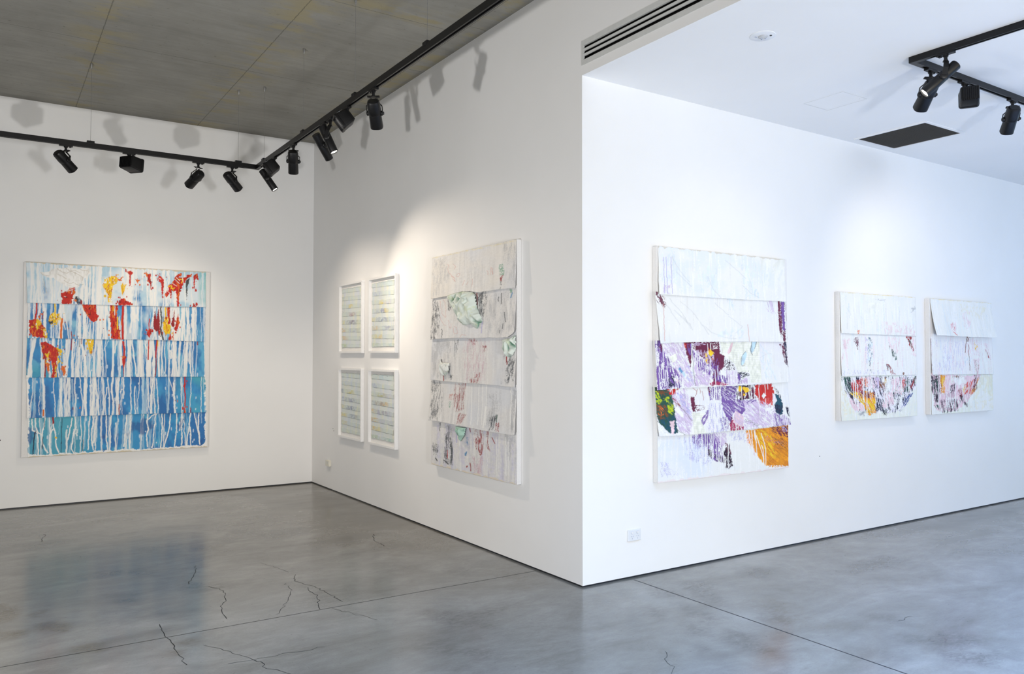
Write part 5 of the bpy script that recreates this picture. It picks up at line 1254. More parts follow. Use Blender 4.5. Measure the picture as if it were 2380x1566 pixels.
MB().box((.462, -1.135, HLOW-.0075), (.476, -1.128, HLOW-.005)).build('test_button', M_pin, e_); MB().box((.52, -1.205, HLOW-.0085), (.53, -1.195, HLOW-.005)).build('indicator', M_black, e_)

# ------------------------------------------------------------------ power outlets
o_ = thing('power_outlet', 'white double power outlet low on the bright wall by the outer corner', 'power outlet', (.4715, 0, .265))
pc = Plane((.409, 0, .349), (1, 0, 0), (0, -1, 0))
mb = MB(); pc.box(mb, 0, .125, 0, .082, 0, .011); mb.build('plate', M_plastic, o_, bevel=.004)
for u in (.040, .092):
    MB().lathe(pc.at(u, .021, .010), (0, -1, 0), [(0, .0125), (.0022, .0125)], 20).build('switch_rim', M_rim, o_)
    MB().lathe(pc.at(u, .021, .010), (0, -1, 0), [(0, .0095), (.005, .009)], 20).build('switch', M_white, o_)
    for du, dv, a in ((-.0075, .048, .5), (.0075, .048, -.5), (0, .064, 0)):
        ax = Vector((math.cos(a), 0, math.sin(a))); az = Vector((-math.sin(a), 0, math.cos(a)))
        MB().obox(pc.at(u+du, dv, .0112), ax, Vector((0, 1, 0)), az, .0017, .0006, .0042).build('pin_slot', M_pin, o_)
o_ = thing('power_outlet', 'small cream power outlet on the wall below the framed works near the inner corner', 'power outlet', (0, 4.9, .285))
pb = Plane((0, 4.955, .352), (0, -1, 0), (-1, 0, 0))
mb = MB(); pb.box(mb, 0, .112, 0, .072, 0, .032); mb.build('plate', M_cream, o_, bevel=.004)
for u in (.03, .075):
    for du, dv in ((-.008, .022), (.008, .022), (0, .036)):
        p = pb.at(u+du, dv, .0322); MB().box((p[0]-.0005, p[1]-.002, p[2]-.004), (p[0]+.0005, p[1]+.002, p[2]+.004)).build('pin_slot', M_pin, o_)

# ------------------------------------------------------------------ paintings
def paint_blue():
    w, h, t = 1.885, 2.068, .045
    a = Art('blue', w, h, 1., .0036, 11)
    g = (slice(None), slice(None)); one = np.ones(a.U.shape)
    deep = [(176, 208, 226), (88, 158, 206), (62, 142, 200), (52, 132, 196), (58, 148, 204)]
    for k in range(5):
        a.over(g, one*(a.K == k), s2l(deep[k]).astype(np.float32))
    v0 = a.V/.43
    a.wash(0, s2l((58, 130, 190)), .10, .16, .48, .66, .95, np.clip((v0-.35)*2.2, 0, 1)); a.wash(0, s2l((228, 234, 238)), .2, .14, .42, .62, .8)
    a.wash(0, s2l((90, 190, 190)), .3, .5, .3, .5, .6, np.clip((a.U-1.74)/.05, 0, 1))
    for k, (d1, d2, d3) in {1: ((56, 124, 186), (150, 206, 224), (80, 180, 196)), 2: ((50, 116, 180), (110, 188, 220), (70, 166, 190)), 3: ((44, 104, 170), (72, 164, 214), (80, 174, 190)), 4: ((48, 112, 182), (84, 178, 216), (82, 168, 186))}.items():
        a.wash(k, s2l(d1), .16, .3, .45, .58, .85); a.wash(k, s2l(d2), .12, .22, .54, .68, .7)
        if k in (3,): a.wash(k, s2l(d3), .3, .5, .2, .4, .8, np.clip((a.U-1.5)/.1, 0, 1))
        if k == 4: a.wash(k, s2l(d3), .5, .5, .3, .5, .75, np.clip((.75-a.U)/.25, 0, 1))
        if k == 2: a.wash(k, s2l(d3), .2, .2, .4, .6, .7, np.clip((.35-a.U)/.1, 0, 1)*np.clip((a.V-1.05)/.1, 0, 1))
    a.wash(1, s2l((226, 234, 236)), .14, .4, .5, .66, .75)
    a.drips(0, 100, s2l((236, 238, 238)).astype(np.float32) if 0 else 'W', .014, .92, .25, clusters=[.28, .36, .42, .52, .6, .66, .72, 1.0, 1.06, 1.16, 1.28, 1.36, 1.42, 1.5, 1.62])
    a.drips(0, 40, 'b', .008, .8, .4)
    cl = [.18, .3, .36, .44, .52, .56, .6, .64, .72, .78, 1.05, 1.08, 1.12, 1.3, 1.36, 1.48, 1.52, 1.58, 1.62, 1.7]
    a.drips(1, 60, 'b', .009, .8, .15, clusters=cl); a.drips(1, 100, 'W', .0125, .95, .15, clusters=cl)
    cl = [.2, .34, .42, .5, .55, .62, .66, .7, .78, .86, .92, 1.0, 1.14, 1.2, 1.26, 1.32, 1.46, 1.5, 1.6, 1.68]
    a.drips(2, 35, 'b', .01, .7, .2, clusters=cl); a.drips(2, 92, 'W', .0125, .95, .15, clusters=cl)
    cl = [.17, .22, .36, .42, .5, .6, .66, .68, .74, .8, .9, .98, 1.05, 1.15, 1.22, 1.28, 1.44, 1.5, 1.58, 1.7]
    a.drips(3, 28, 's', .012, .6, .2, clusters=cl); a.drips(3, 66, 'W', .011, .95, .2, clusters=cl)
    a.drips(4, 34, 's', .013, .5, .25); a.drips(4, 24, 'W', .0085, .9, .3)
    a.wash(4, s2l((44, 84, 150)), .16, .2, .6, .7, .7)
    for _ in range(70):                                          # light splatter
        u, v = a.rng.uniform(.05, 1.8), a.rng.uniform(.85, 2.0); a.line(int(np.searchsorted([.43, .81, 1.23, 1.65], v)), 'b', .012, 1, np.array([(u, v), (u, v+a.rng.uniform(.005, .03))]), .8)
    a.marks()
    # worn white and raw edges
    ed = fbm(a.U/.03, a.V/.03, 77); q = np.minimum(a.U-.055, 1.85-a.U)
    a.over(g, np.clip((.012+(ed-.5)*.05-q)/.006, 0, 1)*(a.V > 1.2), COL['W'])
    q = np.minimum(a.V, a.h-a.V)
    a.over(g, np.clip((.014+(ed-.5)*.05-(a.h-a.V-.012))/.006, 0, 1), COL['W']); a.over(g, np.clip((.011+(ed-.5)*.03-q)/.004, 0, 1)*.9, s2l((206, 194, 168)).astype(np.float32))
    return a

def paint_white():
    w, h, t = 1.41, 1.905, .055
    a = Art('white', w, h, .5, .0031, 12, .26)
    g = (slice(None), slice(None))
    a.A[:] = s2l((226, 224, 222))
    for k in range(5):
        a.streaks(k, 'G', 0, .3, .02, .42, .30, .05, np.array([(0, -.02), (1.46, -.02), (1.46, 1.95), (0, 1.95)])); a.streaks(k, 'W', 0, .25, .014, .4, .4, .05, np.array([(0, -.02), (1.46, -.02), (1.46, 1.95), (0, 1.95)]))
        a.wash(k, s2l((212, 216, 224)), .2, .35, .45, .7, .6)
    for k in (0,): a.wash(k, s2l((232, 226, 216)), .3, .3, .4, .6, .6)
    a.streaks(4, 'V', 0, .3, .03, .4, .3, .05, np.array([(0, 1.5), (1.46, 1.5), (1.46, 1.95), (0, 1.95)]))
    a.marks()
    ed = fbm(a.U/.05, a.V/.03, 78)
    a.over(g, np.clip((.012+(ed-.5)*.04-(a.h-a.V))/.006, 0, 1), s2l((222, 212, 196)).astype(np.float32))
    return a

def paint_purple():
    w, h, t = 1.495, 1.752, .05
    a = Art('purple', w, h, .67, .0029, 13, .08, 1.28)
    g = (slice(None), slice(None))
    a.A[:] = s2l((234, 235, 234))
    full = np.array([(-.05, -.02), (1.55, -.02), (1.55, 1.78), (-.05, 1.78)])
    a.wash(0, s2l((218, 228, 238)), .2, .16, .45, .65, .6); a.wash(1, s2l((224, 230, 238)), .3, .2, .5, .7, .5)
    a.wash(2, s2l((226, 222, 234)), .3, .2, .4, .6, .6); a.wash(3, s2l((226, 228, 240)), .3, .2, .4, .6, .6); a.wash(4, s2l((218, 226, 240)), .3, .2, .4, .65, .8)
    for k in range(5): a.streaks(k, 'W', 0, .2, .012, .3, .6, .05, full)
    a.marks()
    ed = fbm(a.U/.04, a.V/.03, 79)
    a.over(g, np.clip((.008+(ed-.5)*.03-a.V)/.004, 0, 1)*.8, s2l((206, 200, 186)).astype(np.float32)); a.over(g, np.clip((.010+(ed-.5)*.03-(a.h-a.V))/.004, 0, 1)*.8, s2l((232, 220, 222)).astype(np.float32))
    return a

def paint_small(key, seed):
    w, h, t = 1.234, 1.157, .05
    a = Art(key, w, h, .6, .0030, seed)
    g = (slice(None), slice(None))
    a.A[:] = s2l((236, 236, 232))
    full = np.array([(-.05, -.02), (1.29, -.02), (1.29, 1.18), (-.05, 1.18)])
    a.wash(0, s2l((226, 230, 230)), .25, .25, .45, .65, .6); a.wash(1, s2l((236, 232, 236)), .3, .3, .45, .65, .6); a.wash(2, s2l((228, 232, 216)), .3, .3, .35, .6, .7)
    for k in range(3): a.streaks(k, 'W', 0, .2, .014, .4, .6, .05, full); a.streaks(k, 'b', 0, .15, .012, .12, .4, .05, full)
    a.streaks(1, 'q', 0, .16, .010, .10, .5, .05, full)
    a.marks()
    return a

def blue():
    w, h, t = 1.885, 2.068, .045
    a = paint_blue()
    pl = Plane((-3.161, L, 2.603), (1, 0, 0), (0, -1, 0))
    E = [(.018, .034, 1.835, 1.837), (.036, .042, 1.838, 1.836), (.037, .035, 1.836, 1.843), (.036, .05, 1.843, 1.86), (.052, .06, 1.86, 1.872)]
    p = canvas('blue', 'painting', 'large square blue painting with white drips and red and yellow splashes on the back wall', 'painting', pl, w, h, t, a, E, [.014, .014, .012, .016, .002], 21)
    return p
blue()

def white():
    w, h, t = 1.412, 1.905, .040
    a = paint_white()
    pl = Plane((0, 2.172, 2.518), (0, -1, 0), (-1, 0, 0))
    E = [(.0, .0, 1.405, 1.405), (.0, .0, 1.405, 1.4), (.0, -.006, 1.405, 1.405), (-.012, -.016, 1.405, 1.412), (-.002, .0, 1.405, 1.405)]
    p = canvas('white', 'painting', 'tall grey white painting with crumpled pale green cloth on the wall between the corners', 'painting', pl, w, h, t, a, E, [.015, .018, .015, .028, .003], 22)
    rng = np.random.default_rng(3)
    for i, r in enumerate(ROSETTES):
        P = np.array(r, float).reshape(-1, 2)/1000
        x0, y0 = P.min(0)-.01; x1, y1 = P.max(0)+.01
        px = .0030 if i else .0034
        us = np.arange(x0, x1, px/.55); vs = np.arange(y0, y1, px); U, V = np.meshgrid(us, vs)
        sd = sdf(U, V, P); c = P.mean(0)
        big = i == 0
        r0 = .27 if big else .11
        ang = np.arctan2(V-c[1]+r0*.35, (U-c[0])*.8); rad = np.hypot((U-c[0])*.8, V-c[1]+r0*.35)/r0
        sc = .075 if big else .042
        wx = U*.8/sc+1.6*fbm(U/.13, V/.13, 40+i); wy = V/sc*.6+1.6*fbm(U/.13+9, V/.13, 50+i)
        f1 = 1-np.abs(2*vnoise(wx, wy, 60+i)-1)*1.6; f2 = 1-np.abs(2*vnoise(wx*1.9+4, wy*1.6, 70+i)-1)*1.5
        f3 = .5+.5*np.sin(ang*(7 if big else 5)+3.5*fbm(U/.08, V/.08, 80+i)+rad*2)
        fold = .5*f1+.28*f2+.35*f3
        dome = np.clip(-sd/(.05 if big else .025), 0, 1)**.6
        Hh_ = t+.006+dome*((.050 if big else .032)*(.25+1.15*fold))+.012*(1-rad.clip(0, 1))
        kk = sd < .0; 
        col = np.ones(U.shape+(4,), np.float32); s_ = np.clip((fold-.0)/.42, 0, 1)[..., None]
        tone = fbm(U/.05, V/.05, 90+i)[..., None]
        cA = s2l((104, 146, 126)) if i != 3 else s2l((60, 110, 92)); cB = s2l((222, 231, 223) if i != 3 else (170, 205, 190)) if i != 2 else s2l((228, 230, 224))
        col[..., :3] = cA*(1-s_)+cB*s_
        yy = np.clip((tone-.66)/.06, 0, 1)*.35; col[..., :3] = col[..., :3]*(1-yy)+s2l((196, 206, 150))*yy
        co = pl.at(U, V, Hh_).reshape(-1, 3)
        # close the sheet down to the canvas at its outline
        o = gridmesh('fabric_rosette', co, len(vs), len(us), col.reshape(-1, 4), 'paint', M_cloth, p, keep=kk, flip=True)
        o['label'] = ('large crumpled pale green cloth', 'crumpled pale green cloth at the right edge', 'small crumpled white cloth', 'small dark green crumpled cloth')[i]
        sm = o.modifiers.new('thickness', 'SOLIDIFY'); sm.thickness = .002
white()

def purple():
    w, h, t = 1.495, 1.752, .05
    a = paint_purple()
    pl = Plane((.664, 0, 2.424), (1, 0, 0), (0, -1, 0))
    E = [(.012, .008, 1.462, 1.470), (-.02, .019, 1.475, 1.475), (-.022, -.02, 1.475, 1.503), (-.026, -.009, 1.492, 1.508), (-.001, -.001, 1.494, 1.494)]
    canvas('purple', 'painting', 'tall painting of white, purple and orange canvas strips on the bright wall', 'painting', pl, w, h, t, a, E, [.012, .014, .016, .02, .002], 23)
purple()

def small(key, x, label, E, lift, seed):
    w, h, t = 1.234, 1.157, .05
    a = paint_small(key, seed)
    pl = Plane((x, 0, 2.187), (1, 0, 0), (0, -1, 0))
    canvas(key, 'painting', label, 'painting', pl, w, h, t, a, E, lift, seed)
small('sl', 2.886, 'square white painting with a wide half round of orange, pink and blue strokes', [(.006, .006, 1.22, 1.225)]*2+[(.006, .006, 1.225, 1.225)], [.010, .010, .002], 31)
small('sr', 4.36, 'square white painting with lifted upper strip, farthest along the bright wall', [(.012, .03, 1.225, 1.23), (.012, .014, 1.23, 1.232), (.014, .014, 1.23, 1.23)], [.05, .012, .002], 32)

# ------------------------------------------------------------------ framed works
def framed(y, z, label, seed, spots):
    w, h, d = .69, .803, .04
    pl = Plane((0, y, z), (0, -1, 0), (-1, 0, 0)); p = thing('framed_artwork', label, 'framed artwork', tuple(pl.at(w/2, h, 0)), 'framed woven paper works')
    m_ = .022
    f_ = MB()
    for a in ((0, w, 0, m_), (0, w, h-m_, h), (0, m_, m_, h-m_), (w-m_, w, m_, h-m_)): pl.box(f_, *a, .001, d)
    f_.build('frame', M_frame, p, bevel=.0015)
    b_ = MB(); pl.box(b_, m_, w-m_, m_, h-m_, .002, .010); b_.build('mount_board', M_mat, p)
    pu, pv = .005, .003; u0, u1, v0, v1 = .055, .615, .057, .740
    us = np.arange(u0, u1, pu); vs = np.arange(v0, v1, pv); U, V = np.meshgrid(us, vs); rng = np.random.default_rng(seed)
    nst = 15; sp = (v1-v0)/nst
    k = np.clip(((V-v0-.012*(U-u0)/.56)/sp).astype(int), 0, nst-1); fr = (V-v0-.012*(U-u0)/.56)/sp-k
    A = np.ones(U.shape+(3,))*s2l((212, 222, 216))
    def over(m, c): A[:] = A+(np.clip(m, 0, 1)[..., None])*(s2l(c)-A)
    over((fbm(U/.06, V/.12, seed)-.4)*2.2, (206, 214, 230)); over((fbm(U/.05+3, V/.1, seed+5)-.5)*3, (226, 228, 196)); over((fbm(U/.04+9, V/.2, seed+6)-.55)*3, (196, 212, 222))
    odd = (k % 2 == 1)
    over(odd*.34, (228, 229, 228)); over((~odd)*.36, (206, 215, 209))
    for kk, uc, wd, c, al in spots:
        n_ = fbm(U/.03, V/.02, seed+kk*7+int(uc*100)); m = np.clip(1-np.abs(U-u0-uc)/wd, 0, 1)**.7*np.clip((n_-.24)*2.2, 0, 1)*al*.85*(k == kk); over(m, c)
    over(np.clip((.10-fr)/.06, 0, 1)*.35, (150, 160, 158)); over(np.clip((fr-.93)/.05, 0, 1)*.25, (150, 158, 156))
    col = np.ones(U.shape+(4,)); col[..., :3] = A
    n = .014+np.where(odd, 0, .003)+.0015*np.sin(U*31+k*1.7)+.001*(fbm(U/.05, V/.05, seed+2)-.5)
    U2 = U+(fbm(V/.02, V*0, seed+3)-.5)*.008*((U-u0) > .5)-(fbm(V/.02, V*0, seed+4)-.5)*.008*((U-u0) < .06)
    V2 = V+(fbm(U/.04, U*0, seed+8)-.5)*.012*((V < v0+.012)+0.+(V > v1-.014))
    gridmesh('woven_paper', pl.at(U2, V2, n).reshape(-1, 3), len(vs), len(us), col.reshape(-1, 4), 'paint', M_paint, p, flip=True, extra=-pl.en*.004)
Yc, Vc, Bc, Rc, Oc, Gc = (226, 204, 96), (140, 142, 176), (106, 112, 158), (176, 142, 148), (222, 176, 96), (168, 190, 120)
framed(4.533, 2.445, 'framed woven paper work with reddish blot, upper left of the four', 101, [(4, .26, .09, Yc, .9), (6, .30, .17, Rc, .95), (8, .30, .19, (128, 116, 140), 1), (2, .03, .06, Vc, .8), (3, .2, .2, (206, 214, 232), .6), (8, .02, .08, Yc, .7), (10, .03, .11, Oc, 1), (10, .36, .2, Vc, .5), (12, .05, .16, Oc, .7), (14, .06, .12, Gc, .9), (5, .03, .05, Vc, .5)])
framed(3.665, 2.445, 'framed woven paper work with yellow over violet spots, upper right of four', 102, [(2, .1, .18, (180, 190, 216), .9), (4, .27, .10, Yc, 1), (4, .4, .16, (200, 190, 210), .6), (6, .26, .18, Vc, 1), (6, .36, .08, Yc, .8), (8, .28, .2, Bc, .95), (8, .03, .07, Yc, .6), (10, .42, .2, Vc, .7), (10, .08, .14, Oc, .55), (12, .08, .18, Yc, .7), (12, .23, .06, (232, 186, 40), 1), (14, .1, .2, Gc, .4), (14, .5, .1, (150, 190, 176), .7), (0, .4, .25, (186, 208, 220), .7)])
framed(4.536, 1.470, 'framed woven paper work with deep violet blot, lower left of the four', 103, [(2, .2, .3, (190, 200, 226), .6), (4, .27, .12, (206, 196, 90), .9), (4, .02, .05, Bc, .6), (6, .05, .12, (160, 168, 206), .8), (6, .28, .2, Vc, .9), (8, .3, .18, Bc, 1), (8, .03, .1, Yc, .5), (10, .06, .13, Yc, .95), (10, .38, .16, Bc, .7), (12, .1, .1, Yc, .6), (1, .25, .25, (200, 214, 226), .5)])
framed(3.664, 1.468, 'framed woven paper work with brown and yellow blot, lower right of four', 104, [(2, .08, .14, (170, 180, 214), .9), (0, .3, .3, (180, 206, 216), .7), (4, .26, .17, (188, 186, 110), .85), (4, .4, .14, (196, 190, 214), .6), (6, .22, .16, (150, 124, 116), 1), (6, .36, .1, Oc, .8), (6, .03, .08, Vc, .6), (8, .3, .22, (150, 138, 168), .9), (8, .03, .1, Oc, .6), (10, .08, .14, Oc, .8), (10, .38, .2, (184, 180, 206), .7), (12, .05, .1, Oc, .9), (12, .16, .14, Yc, .6), (14, .08, .2, Gc, .6), (14, .45, .15, (150, 190, 180), .7)])

# ------------------------------------------------------------------ lighting tracks
ZT0, ZT1 = 3.545, 3.592
YA, XB, HW = 3.956, -1.155, .018
def rail_x(mb, x0, x1, y, z0, z1):
    for a, b, c, d in ((-HW, HW, z1-.018, z1), (-HW, -HW+.010, z0, z1-.018), (HW-.010, HW, z0, z1-.018)): mb.box((x0, y+a, c), (x1, y+b, d))
def rail_y(mb, y0, y1, x, z0, z1):
    for a, b, c, d in ((-HW, HW, z1-.018, z1), (-HW, -HW+.010, z0, z1-.018), (HW-.010, HW, z0, z1-.018)): mb.box((x+a, y0, c), (x+b, y1, d))
tk = thing('lighting_track', 'black L shaped lighting track hung on thin cables below the concrete ceiling', 'lighting track', (XB, YA, ZT0))
mb = MB(); rail_x(mb, LX+.05, XB-HW-.11, YA, ZT0, ZT1); mb.build('rail', M_black, tk)
mb = MB(); rail_y(mb, -6.8, YA-HW-.11, XB, ZT0, ZT1); mb.build('rail', M_black, tk)
mb = MB(); mb.box((XB-HW-.11, YA-HW, ZT0), (XB+HW, YA+HW, ZT1)); mb.box((XB-HW, YA-HW-.11, ZT0), (XB+HW, YA-HW, ZT1)); mb.build('corner_joint', M_black, tk)
mb = MB(); mb.box((LX+.05, YA-.007, ZT0+.018), (XB-.15, YA+.007, ZT0+.028)); mb.build('conductor', M_blackin, tk)
mb = MB(); mb.box((XB-.007, -6.8, ZT0+.018), (XB+.007, YA-.15, ZT0+.028)); mb.build('conductor', M_blackin, tk)
for along, c in [('x', -2.695), ('x', -1.350), ('x', -4.1), ('y', 3.715), ('y', 2.510), ('y', 1.318), ('y', .127), ('y', -1.06), ('y', -2.25)]:
    x, y = (c, YA) if along == 'x' else (XB, c)
    cb = MB().tube([(x, y, ZT1+.01), (x, y, HHIGH-.02)], .0013, 6).build('suspension_cable', M_steel, tk)
    hx, hy = (.032, .021) if along == 'x' else (.021, .032)
    MB().box((x-hx, y-hy, ZT1-.012), (x+hx, y+hy, ZT1+.018)).build('cable_clip', M_black, cb, bevel=.003)
    MB().lathe((x, y, HHIGH), (0, 0, -1), [(0, .011), (.022, .011), (.045, .003), (.05, .002)], 12).build('ceiling_anchor', M_steel, cb, smooth=40)
XR, YR = 1.607, -1.478
tr = thing('lighting_track', 'black L shaped lighting track fixed flat to the low white ceiling', 'lighting track', (XR, YR, HLOW))
mb = MB(); rail_x(mb, XR+HW+.10, RX-.1, YR, HLOW-.042, HLOW-.0005); mb.build('rail', M_black, tr)
mb = MB(); rail_y(mb, -6.8, YR-HW-.10, XR, HLOW-.042, HLOW-.0005); mb.build('rail', M_black, tr)
mb = MB(); mb.box((XR-HW, YR-HW, HLOW-.042), (XR+HW+.10, YR+HW, HLOW-.0005)); mb.box((XR-HW, YR-HW-.10, HLOW-.042), (XR+HW, YR-HW, HLOW-.0005)); mb.build('corner_joint', M_black, tr)

# ------------------------------------------------------------------ track lamps
UP = Vector((0, 0, 1))
def adapter(m, along, parent, z):
    mb = MB(); x, y = m
    hx, hy = (.055, .0165) if along == 'x' else (.0165, .055)
    mb.box((x-hx, y-hy, z-.014), (x+hx, y+hy, z+.001))
    mb.lathe((x, y, z-.012), (0, 0, -1), [(0, .017), (.012, .017), (.014, .011), (.034, .011), (.036, .015), (.046, .015)], 18)
    o = mb.build('track_adapter', M_black, parent, smooth=40)
    lv = MB(); q = .035 if along == 'x' else 0; r = .035 if along == 'y' else 0
    lv.box((x+q-.008, y+r-.008, z-.022), (x+q+.008, y+r+.008, z-.013)); lv.build('locking_lever', M_black, o)
def spot_light(parent, c, d, power, size, blend=1., col=(1, .86, .70)):
    ld = bpy.data.lights.new('spot_beam', 'SPOT'); ld.energy = power; ld.color = col; ld.spot_size = math.radians(size); ld.spot_blend = blend; ld.shadow_soft_size = .03
    o = bpy.data.objects.new('spot_beam', ld); C.objects.link(o); o.parent = parent
    o.location = Vector(c)-parent_world(parent); o.rotation_euler = Vector(d).to_track_quat('-Z', 'Y').to_euler()
def spot_wide(name, m, along, z, c, d, label, group, sticker=None, flip=1, power=0, size=40, aim=None):
    """broad lamp in a U yoke"""
    p = thing(name, label, 'spotlight', (m[0], m[1], z), group); adapter(m, along, p, z)
    c = Vector(c); d = Vector(d).normalized(); px = d.cross(UP).normalized(); py = px.cross(d).normalized()*flip
    if py.z < 0: pass
    b = MB(); Lh = .108
    b.lathe(c, d, [(-Lh, .030), (-Lh+.006, .040), (-Lh+.02, .045), (-.030, .047), (-.004, .0455), (.0, .043), (.004, .0435), (Lh-.004, .0465), (Lh, .0455), (Lh, .039), (Lh-.022, .036)], 36, px, .9, 2.7, cap1=False)
    hs = b.build('lamp_housing', M_black, p, smooth=28)
    back = UP - d*UP.dot(d); back.normalize()
    v = MB()
    for k in range(4): v.obox(c - d*(.085-.014*k) + back*.0415, px, back, d, .017, .002, .0035)
    v.build('cooling_fin', M_black, hs)
    k_ = MB(); k_.obox(c + d*.012 + back*.042, px, back, d, .028, .0012, .004); k_.build('housing_seam', M_blackin, hs)
    if sticker is not None:
        s_ = MB(); s_.obox(c + d*sticker + back*.0425, px, back, d, .020, .0012, .0095); o = s_.build('sticker', M_sticker, hs); o['label'] = 'silver white sticker'
    MB().lathe(c+d*(Lh-.022), d, [(0, .036), (.001, .036)], 28, px, .9, 2.7).build('lens', M_lit if power and aim is None else M_unlit, p)
    st = Vector((m[0], m[1], z-.056)); piv = c - d*.006
    half = .056
    if True:
        top = st; side = px
        tp = piv + (st-piv).normalized()*((st-piv).length) 
        a1 = [top - side*half*.2, top + side*half*.8, top*.86 + (piv+side*half)*.14 + side*half*.03, piv*.55+top*.45+side*half*1.02 + d*.004, piv + side*half]
        a2 = [top + side*half*.2, top - side*half*.8, top*.86 + (piv-side*half)*.14 - side*half*.03, piv*.55+top*.45-side*half*1.02 + d*.004, piv - side*half]
        y_ = MB(); wd = (piv-top).normalized().cross(side)
        y_.bar(a1, wd, .020, .005); y_.bar(a2, wd, .012, .005); y_.obox(top, side, wd, side.cross(wd), half*.8, .011, .0035)
        y_.build('yoke', M_black, p)
    for s_ in (1, -1): MB().lathe(piv+px*s_*.043, px*s_, [(0, .018), (.013, .018), (.016, .012), (.024 if s_ > 0 else .018, .010)], 18).build('pivot_knob', M_black, p, smooth=40)
    if power: spot_light(p, c+d*(Lh+.02), aim if aim is not None else d, power, size)
    return p
def spot_slim(name, m, along, z, c, d, label, group, lit=True, power=0, size=40, aim=None, Lh=.118, r=.0345, side=1):
    """slender cylinder lamp held by one curved arm with a disc pivot"""
    p = thing(name, label, 'spotlight', (m[0], m[1], z), group); adapter(m, along, p, z)
    c = Vector(c); d = Vector(d).normalized(); px = d.cross(UP).normalized()*side
    b = MB(); b.lathe(c, d, [(-Lh, .002), (-Lh, r*.93), (-Lh+.004, r), (-.02, r), (-.0185, r*.985), (-.016, r), (Lh-.002, r), (Lh, r*.97), (Lh, r*.86), (Lh-.010, r*.83)], 36, px, cap1=False)
    b.build('lamp_housing', M_black, p, smooth=28)
    MB().lathe(c+d*(Lh-.010), d, [(0, r*.83), (.001, r*.83)], 28, px).build('lens', M_lit if lit else M_unlit, p)
    st = Vector((m[0], m[1], z-.056)); piv = c-d*.015+px*(r+.008)
    e = st+px*.022
    y_ = MB(); wd = (piv-st).normalized().cross(px)
    y_.bar([st-px*.012, st+px*.012, e*.8+(piv+px*.008)*.2, (e+piv)*.5+px*.012, piv+px*.004], wd, .03, .007)
    y_.build('yoke', M_black, p)
    MB().lathe(c-d*.015+px*(r-.006), px, [(0, .026), (.012, .026), (.016, .022), (.018, .012)], 26).build('pivot_disc', M_black, p, smooth=40)
    if power: spot_light(p, c+d*(Lh+.02), aim if aim is not None else d, power, size)
    return p
def flood(name, m, along, z, c, d, label, group, power=0, aim=None, size=100, W_=.2, D_=.10, H_=.135):
    """box shaped wall washer: ribbed rear, wider rounded bezel in front"""
    p = thing(name, label, 'floodlight', (m[0], m[1], z), group); adapter(m, along, p, z)
    c = Vector(c); d = Vector(d).normalized(); px = d.cross(UP).normalized(); py = px.cross(d).normalized()
    def ring(q, hw, hh, rad=.014):
        pts = []
        for cx_, cy_, a0 in ((hw-rad, hh-rad, 0), (-hw+rad, hh-rad, 90), (-hw+rad, -hh+rad, 180), (hw-rad, -hh+rad, 270)):
            for k in range(5):
                a = math.radians(a0+22.5*k); pts.append(c+d*q+px*(cx_+rad*math.cos(a))+py*(cy_+rad*math.sin(a)))
        return pts
    hw, hh = W_/2, H_/2
    b = MB(); b.rings([ring(-D_/2, hw*.86, hh*.80), ring(-D_/2+.01, hw*.92, hh*.86), ring(D_/2-.024, hw*.94, hh*.94)]); hs = b.build('lamp_housing', M_black, p, smooth=35)
    z_ = MB(); z_.rings([ring(D_/2-.026, hw*.97, hh*.97, .02), ring(D_/2-.02, hw, hh, .02), ring(D_/2-.004, hw, hh, .02), ring(D_/2, hw*.96, hh*.96, .02), ring(D_/2, hw*.88, hh*.85, .016), ring(D_/2-.016, hw*.82, hh*.74, .012)], cap1=False); z_.build('bezel', M_black, p, smooth=35)
    r_ = MB(); r_.rings([ring(D_/2-.016, hw*.82, hh*.74, .012), ring(D_/2-.02, hw*.4, hh*.3, .006)], cap0=False); r_.build('reflector', M_refl, p)
    f_ = MB()
    for k in range(9): f_.obox(c-d*(D_/2+.003)+px*(hw*.8*(k-4)/4), px, py, d, .0022, hh*.74, .0055)
    f_.build('cooling_fin', M_black, hs)
    s_ = MB(); s_.obox(c+py*(hh*.955)+d*.012, px, d, py, hw*.6, .018, .0012); s_.build('sticker', M_sticker, hs)
    n_ = MB(); st = Vector((m[0], m[1], z-.056)); t = c+py*hh*.9
    n_.lathe(st+UP*.012, (t-st).normalized(), [(0, .010), ((t-st).length+.012, .010)], 14); n_.lathe(t-px*.03+py*.004, px, [(0, .013), (.06, .013)], 16); n_.build('yoke', M_black, p, smooth=40)
    if power: spot_light(p, c+d*(D_/2+.02), aim if aim is not None else d, power, size, 1.)
    return p
gA, gB, gC = 'lamps on the track leg along the back wall', 'lamps on the track leg along the long wall', 'lamps on the low ceiling track'
flood('floodlight', (-3.50, YA), 'x', ZT0, (-3.52, YA, 3.44), (.75, .65, -.1), 'black box floodlight cut off by the photo edge, left end of hung track', gA, W_=.16, D_=.15)
spot_wide('spotlight', (-2.896, YA), 'x', ZT0, (-2.901, YA, 3.394), (.651, .445, -.616), 'black spotlight tilted to the right, first spotlight from the left on the hung track', gA, sticker=-.03)
flood('floodlight', (-2.368, YA), 'x', ZT0, (-2.345, YA, 3.443), (.75, .65, -.1), 'black box floodlight between two spotlights along the back wall', gA, W_=.16, D_=.15)
spot_wide('spotlight', (-1.738, YA), 'x', ZT0, (-1.769, YA, 3.370), (-.384, .768, -.513), 'black spotlight tilted to the left above the right part of the blue painting', gA, power=SP['blue'], size=95, aim=(-.25, 1.5, -2.3))
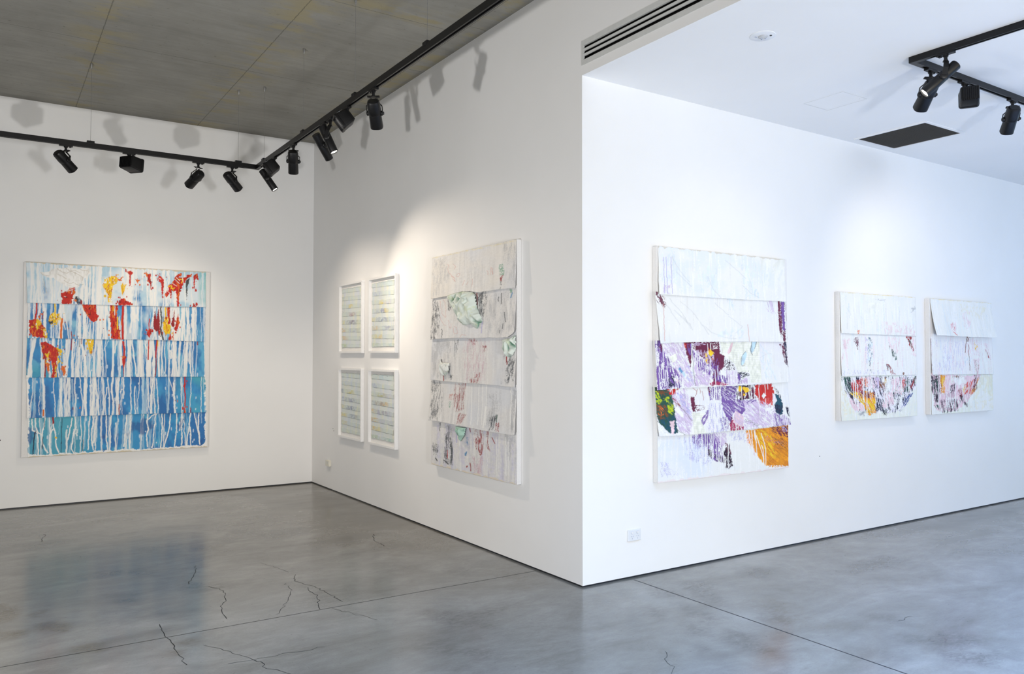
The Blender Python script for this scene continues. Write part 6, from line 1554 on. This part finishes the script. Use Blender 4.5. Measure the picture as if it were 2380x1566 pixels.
spot_wide('spotlight', (-1.408, YA), 'x', ZT0, (-1.405, YA, 3.391), (.684, .371, -.629), 'black spotlight tilted right, the last before the corner of the hung track', gA, sticker=-.02, power=SP['frames'], size=84, aim=(1.40, .05, -1.95))
spot_slim('spotlight', (XB, 3.652), 'y', ZT0, (-1.140, 3.607, 3.373), (.493, -.269, -.827), 'slim black spotlight with glowing lens just past the corner of the hung track', gB, power=SP['white'], size=80, aim=(1.1, -1.95, -1.95))
flood('floodlight', (XB, 3.391), 'y', ZT0, (XB-.01, 3.43, 3.462), (-.75, .22, -.62), 'black box floodlight partly in front of the slim spotlight near the track corner', gB, W_=.15, D_=.11)
spot_wide('spotlight', (XB, 2.786), 'y', ZT0, (XB, 2.790, 3.385), (.213, .577, -.788), 'black spotlight pointing straight down with a white sticker, under the room corner', gB, sticker=-.012, power=SP['low'], size=95, aim=(1.15, 1.2, -2.7))
spot_slim('spotlight', (XB, 1.990), 'y', ZT0, (-1.167, 1.989, 3.345), (.62, .309, -.721), 'slim black spotlight behind its glowing twin, lens turned away', gB, lit=False)
spot_slim('spotlight', (XB, 1.843), 'y', ZT0, (-1.165, 1.860, 3.378), (.343, -.244, -.907), 'slim black spotlight with glowing lens beside the unlit slim one', gB, power=SP['white2'], size=90, aim=(1.1, -.35, -1.1))
flood('floodlight', (XB, 1.488), 'y', ZT0, (XB-.01, 1.525, 3.455), (-.75, .22, -.62), 'black box floodlight turned into the room, last but one before the cable clip', gB, W_=.15, D_=.11)
spot_wide('spotlight', (XB, .974), 'y', ZT0, (-1.153, .949, 3.357), (.415, .608, -.677), 'large black spotlight hanging in a U yoke, the rightmost on the hung track', gB)
spot_slim('spotlight', (XR, -1.693), 'y', HLOW-.042, (1.592, -1.665, 3.380), (-.50, .53, -.66), 'slim black spotlight with glowing lens at the corner of the low ceiling track', gC, Lh=.128, r=.034, side=-1, power=SP['purple'], size=92, aim=(-.15, 1.66, -1.75))
spot_wide('spotlight', (1.823, YR), 'x', HLOW-.042, (1.768, YR, 3.357), (.452, .68, -.578), 'black spotlight pointing down behind the glowing slim one, low ceiling track', gC)
flood('floodlight', (2.253, YR), 'x', HLOW-.042, (2.305, YR-.01, 3.445), (.85, .5, -.12), 'black box floodlight on the low ceiling track', gC, W_=.13, D_=.125, H_=.125)
spot_wide('spotlight', (2.955, YR), 'x', HLOW-.042, (2.919, YR, 3.384), (.54, .522, -.661), 'black spotlight in a U yoke at the right end of the low ceiling track', gC, power=SP['small'], size=100, aim=(1.3, 1.48, -1.7))
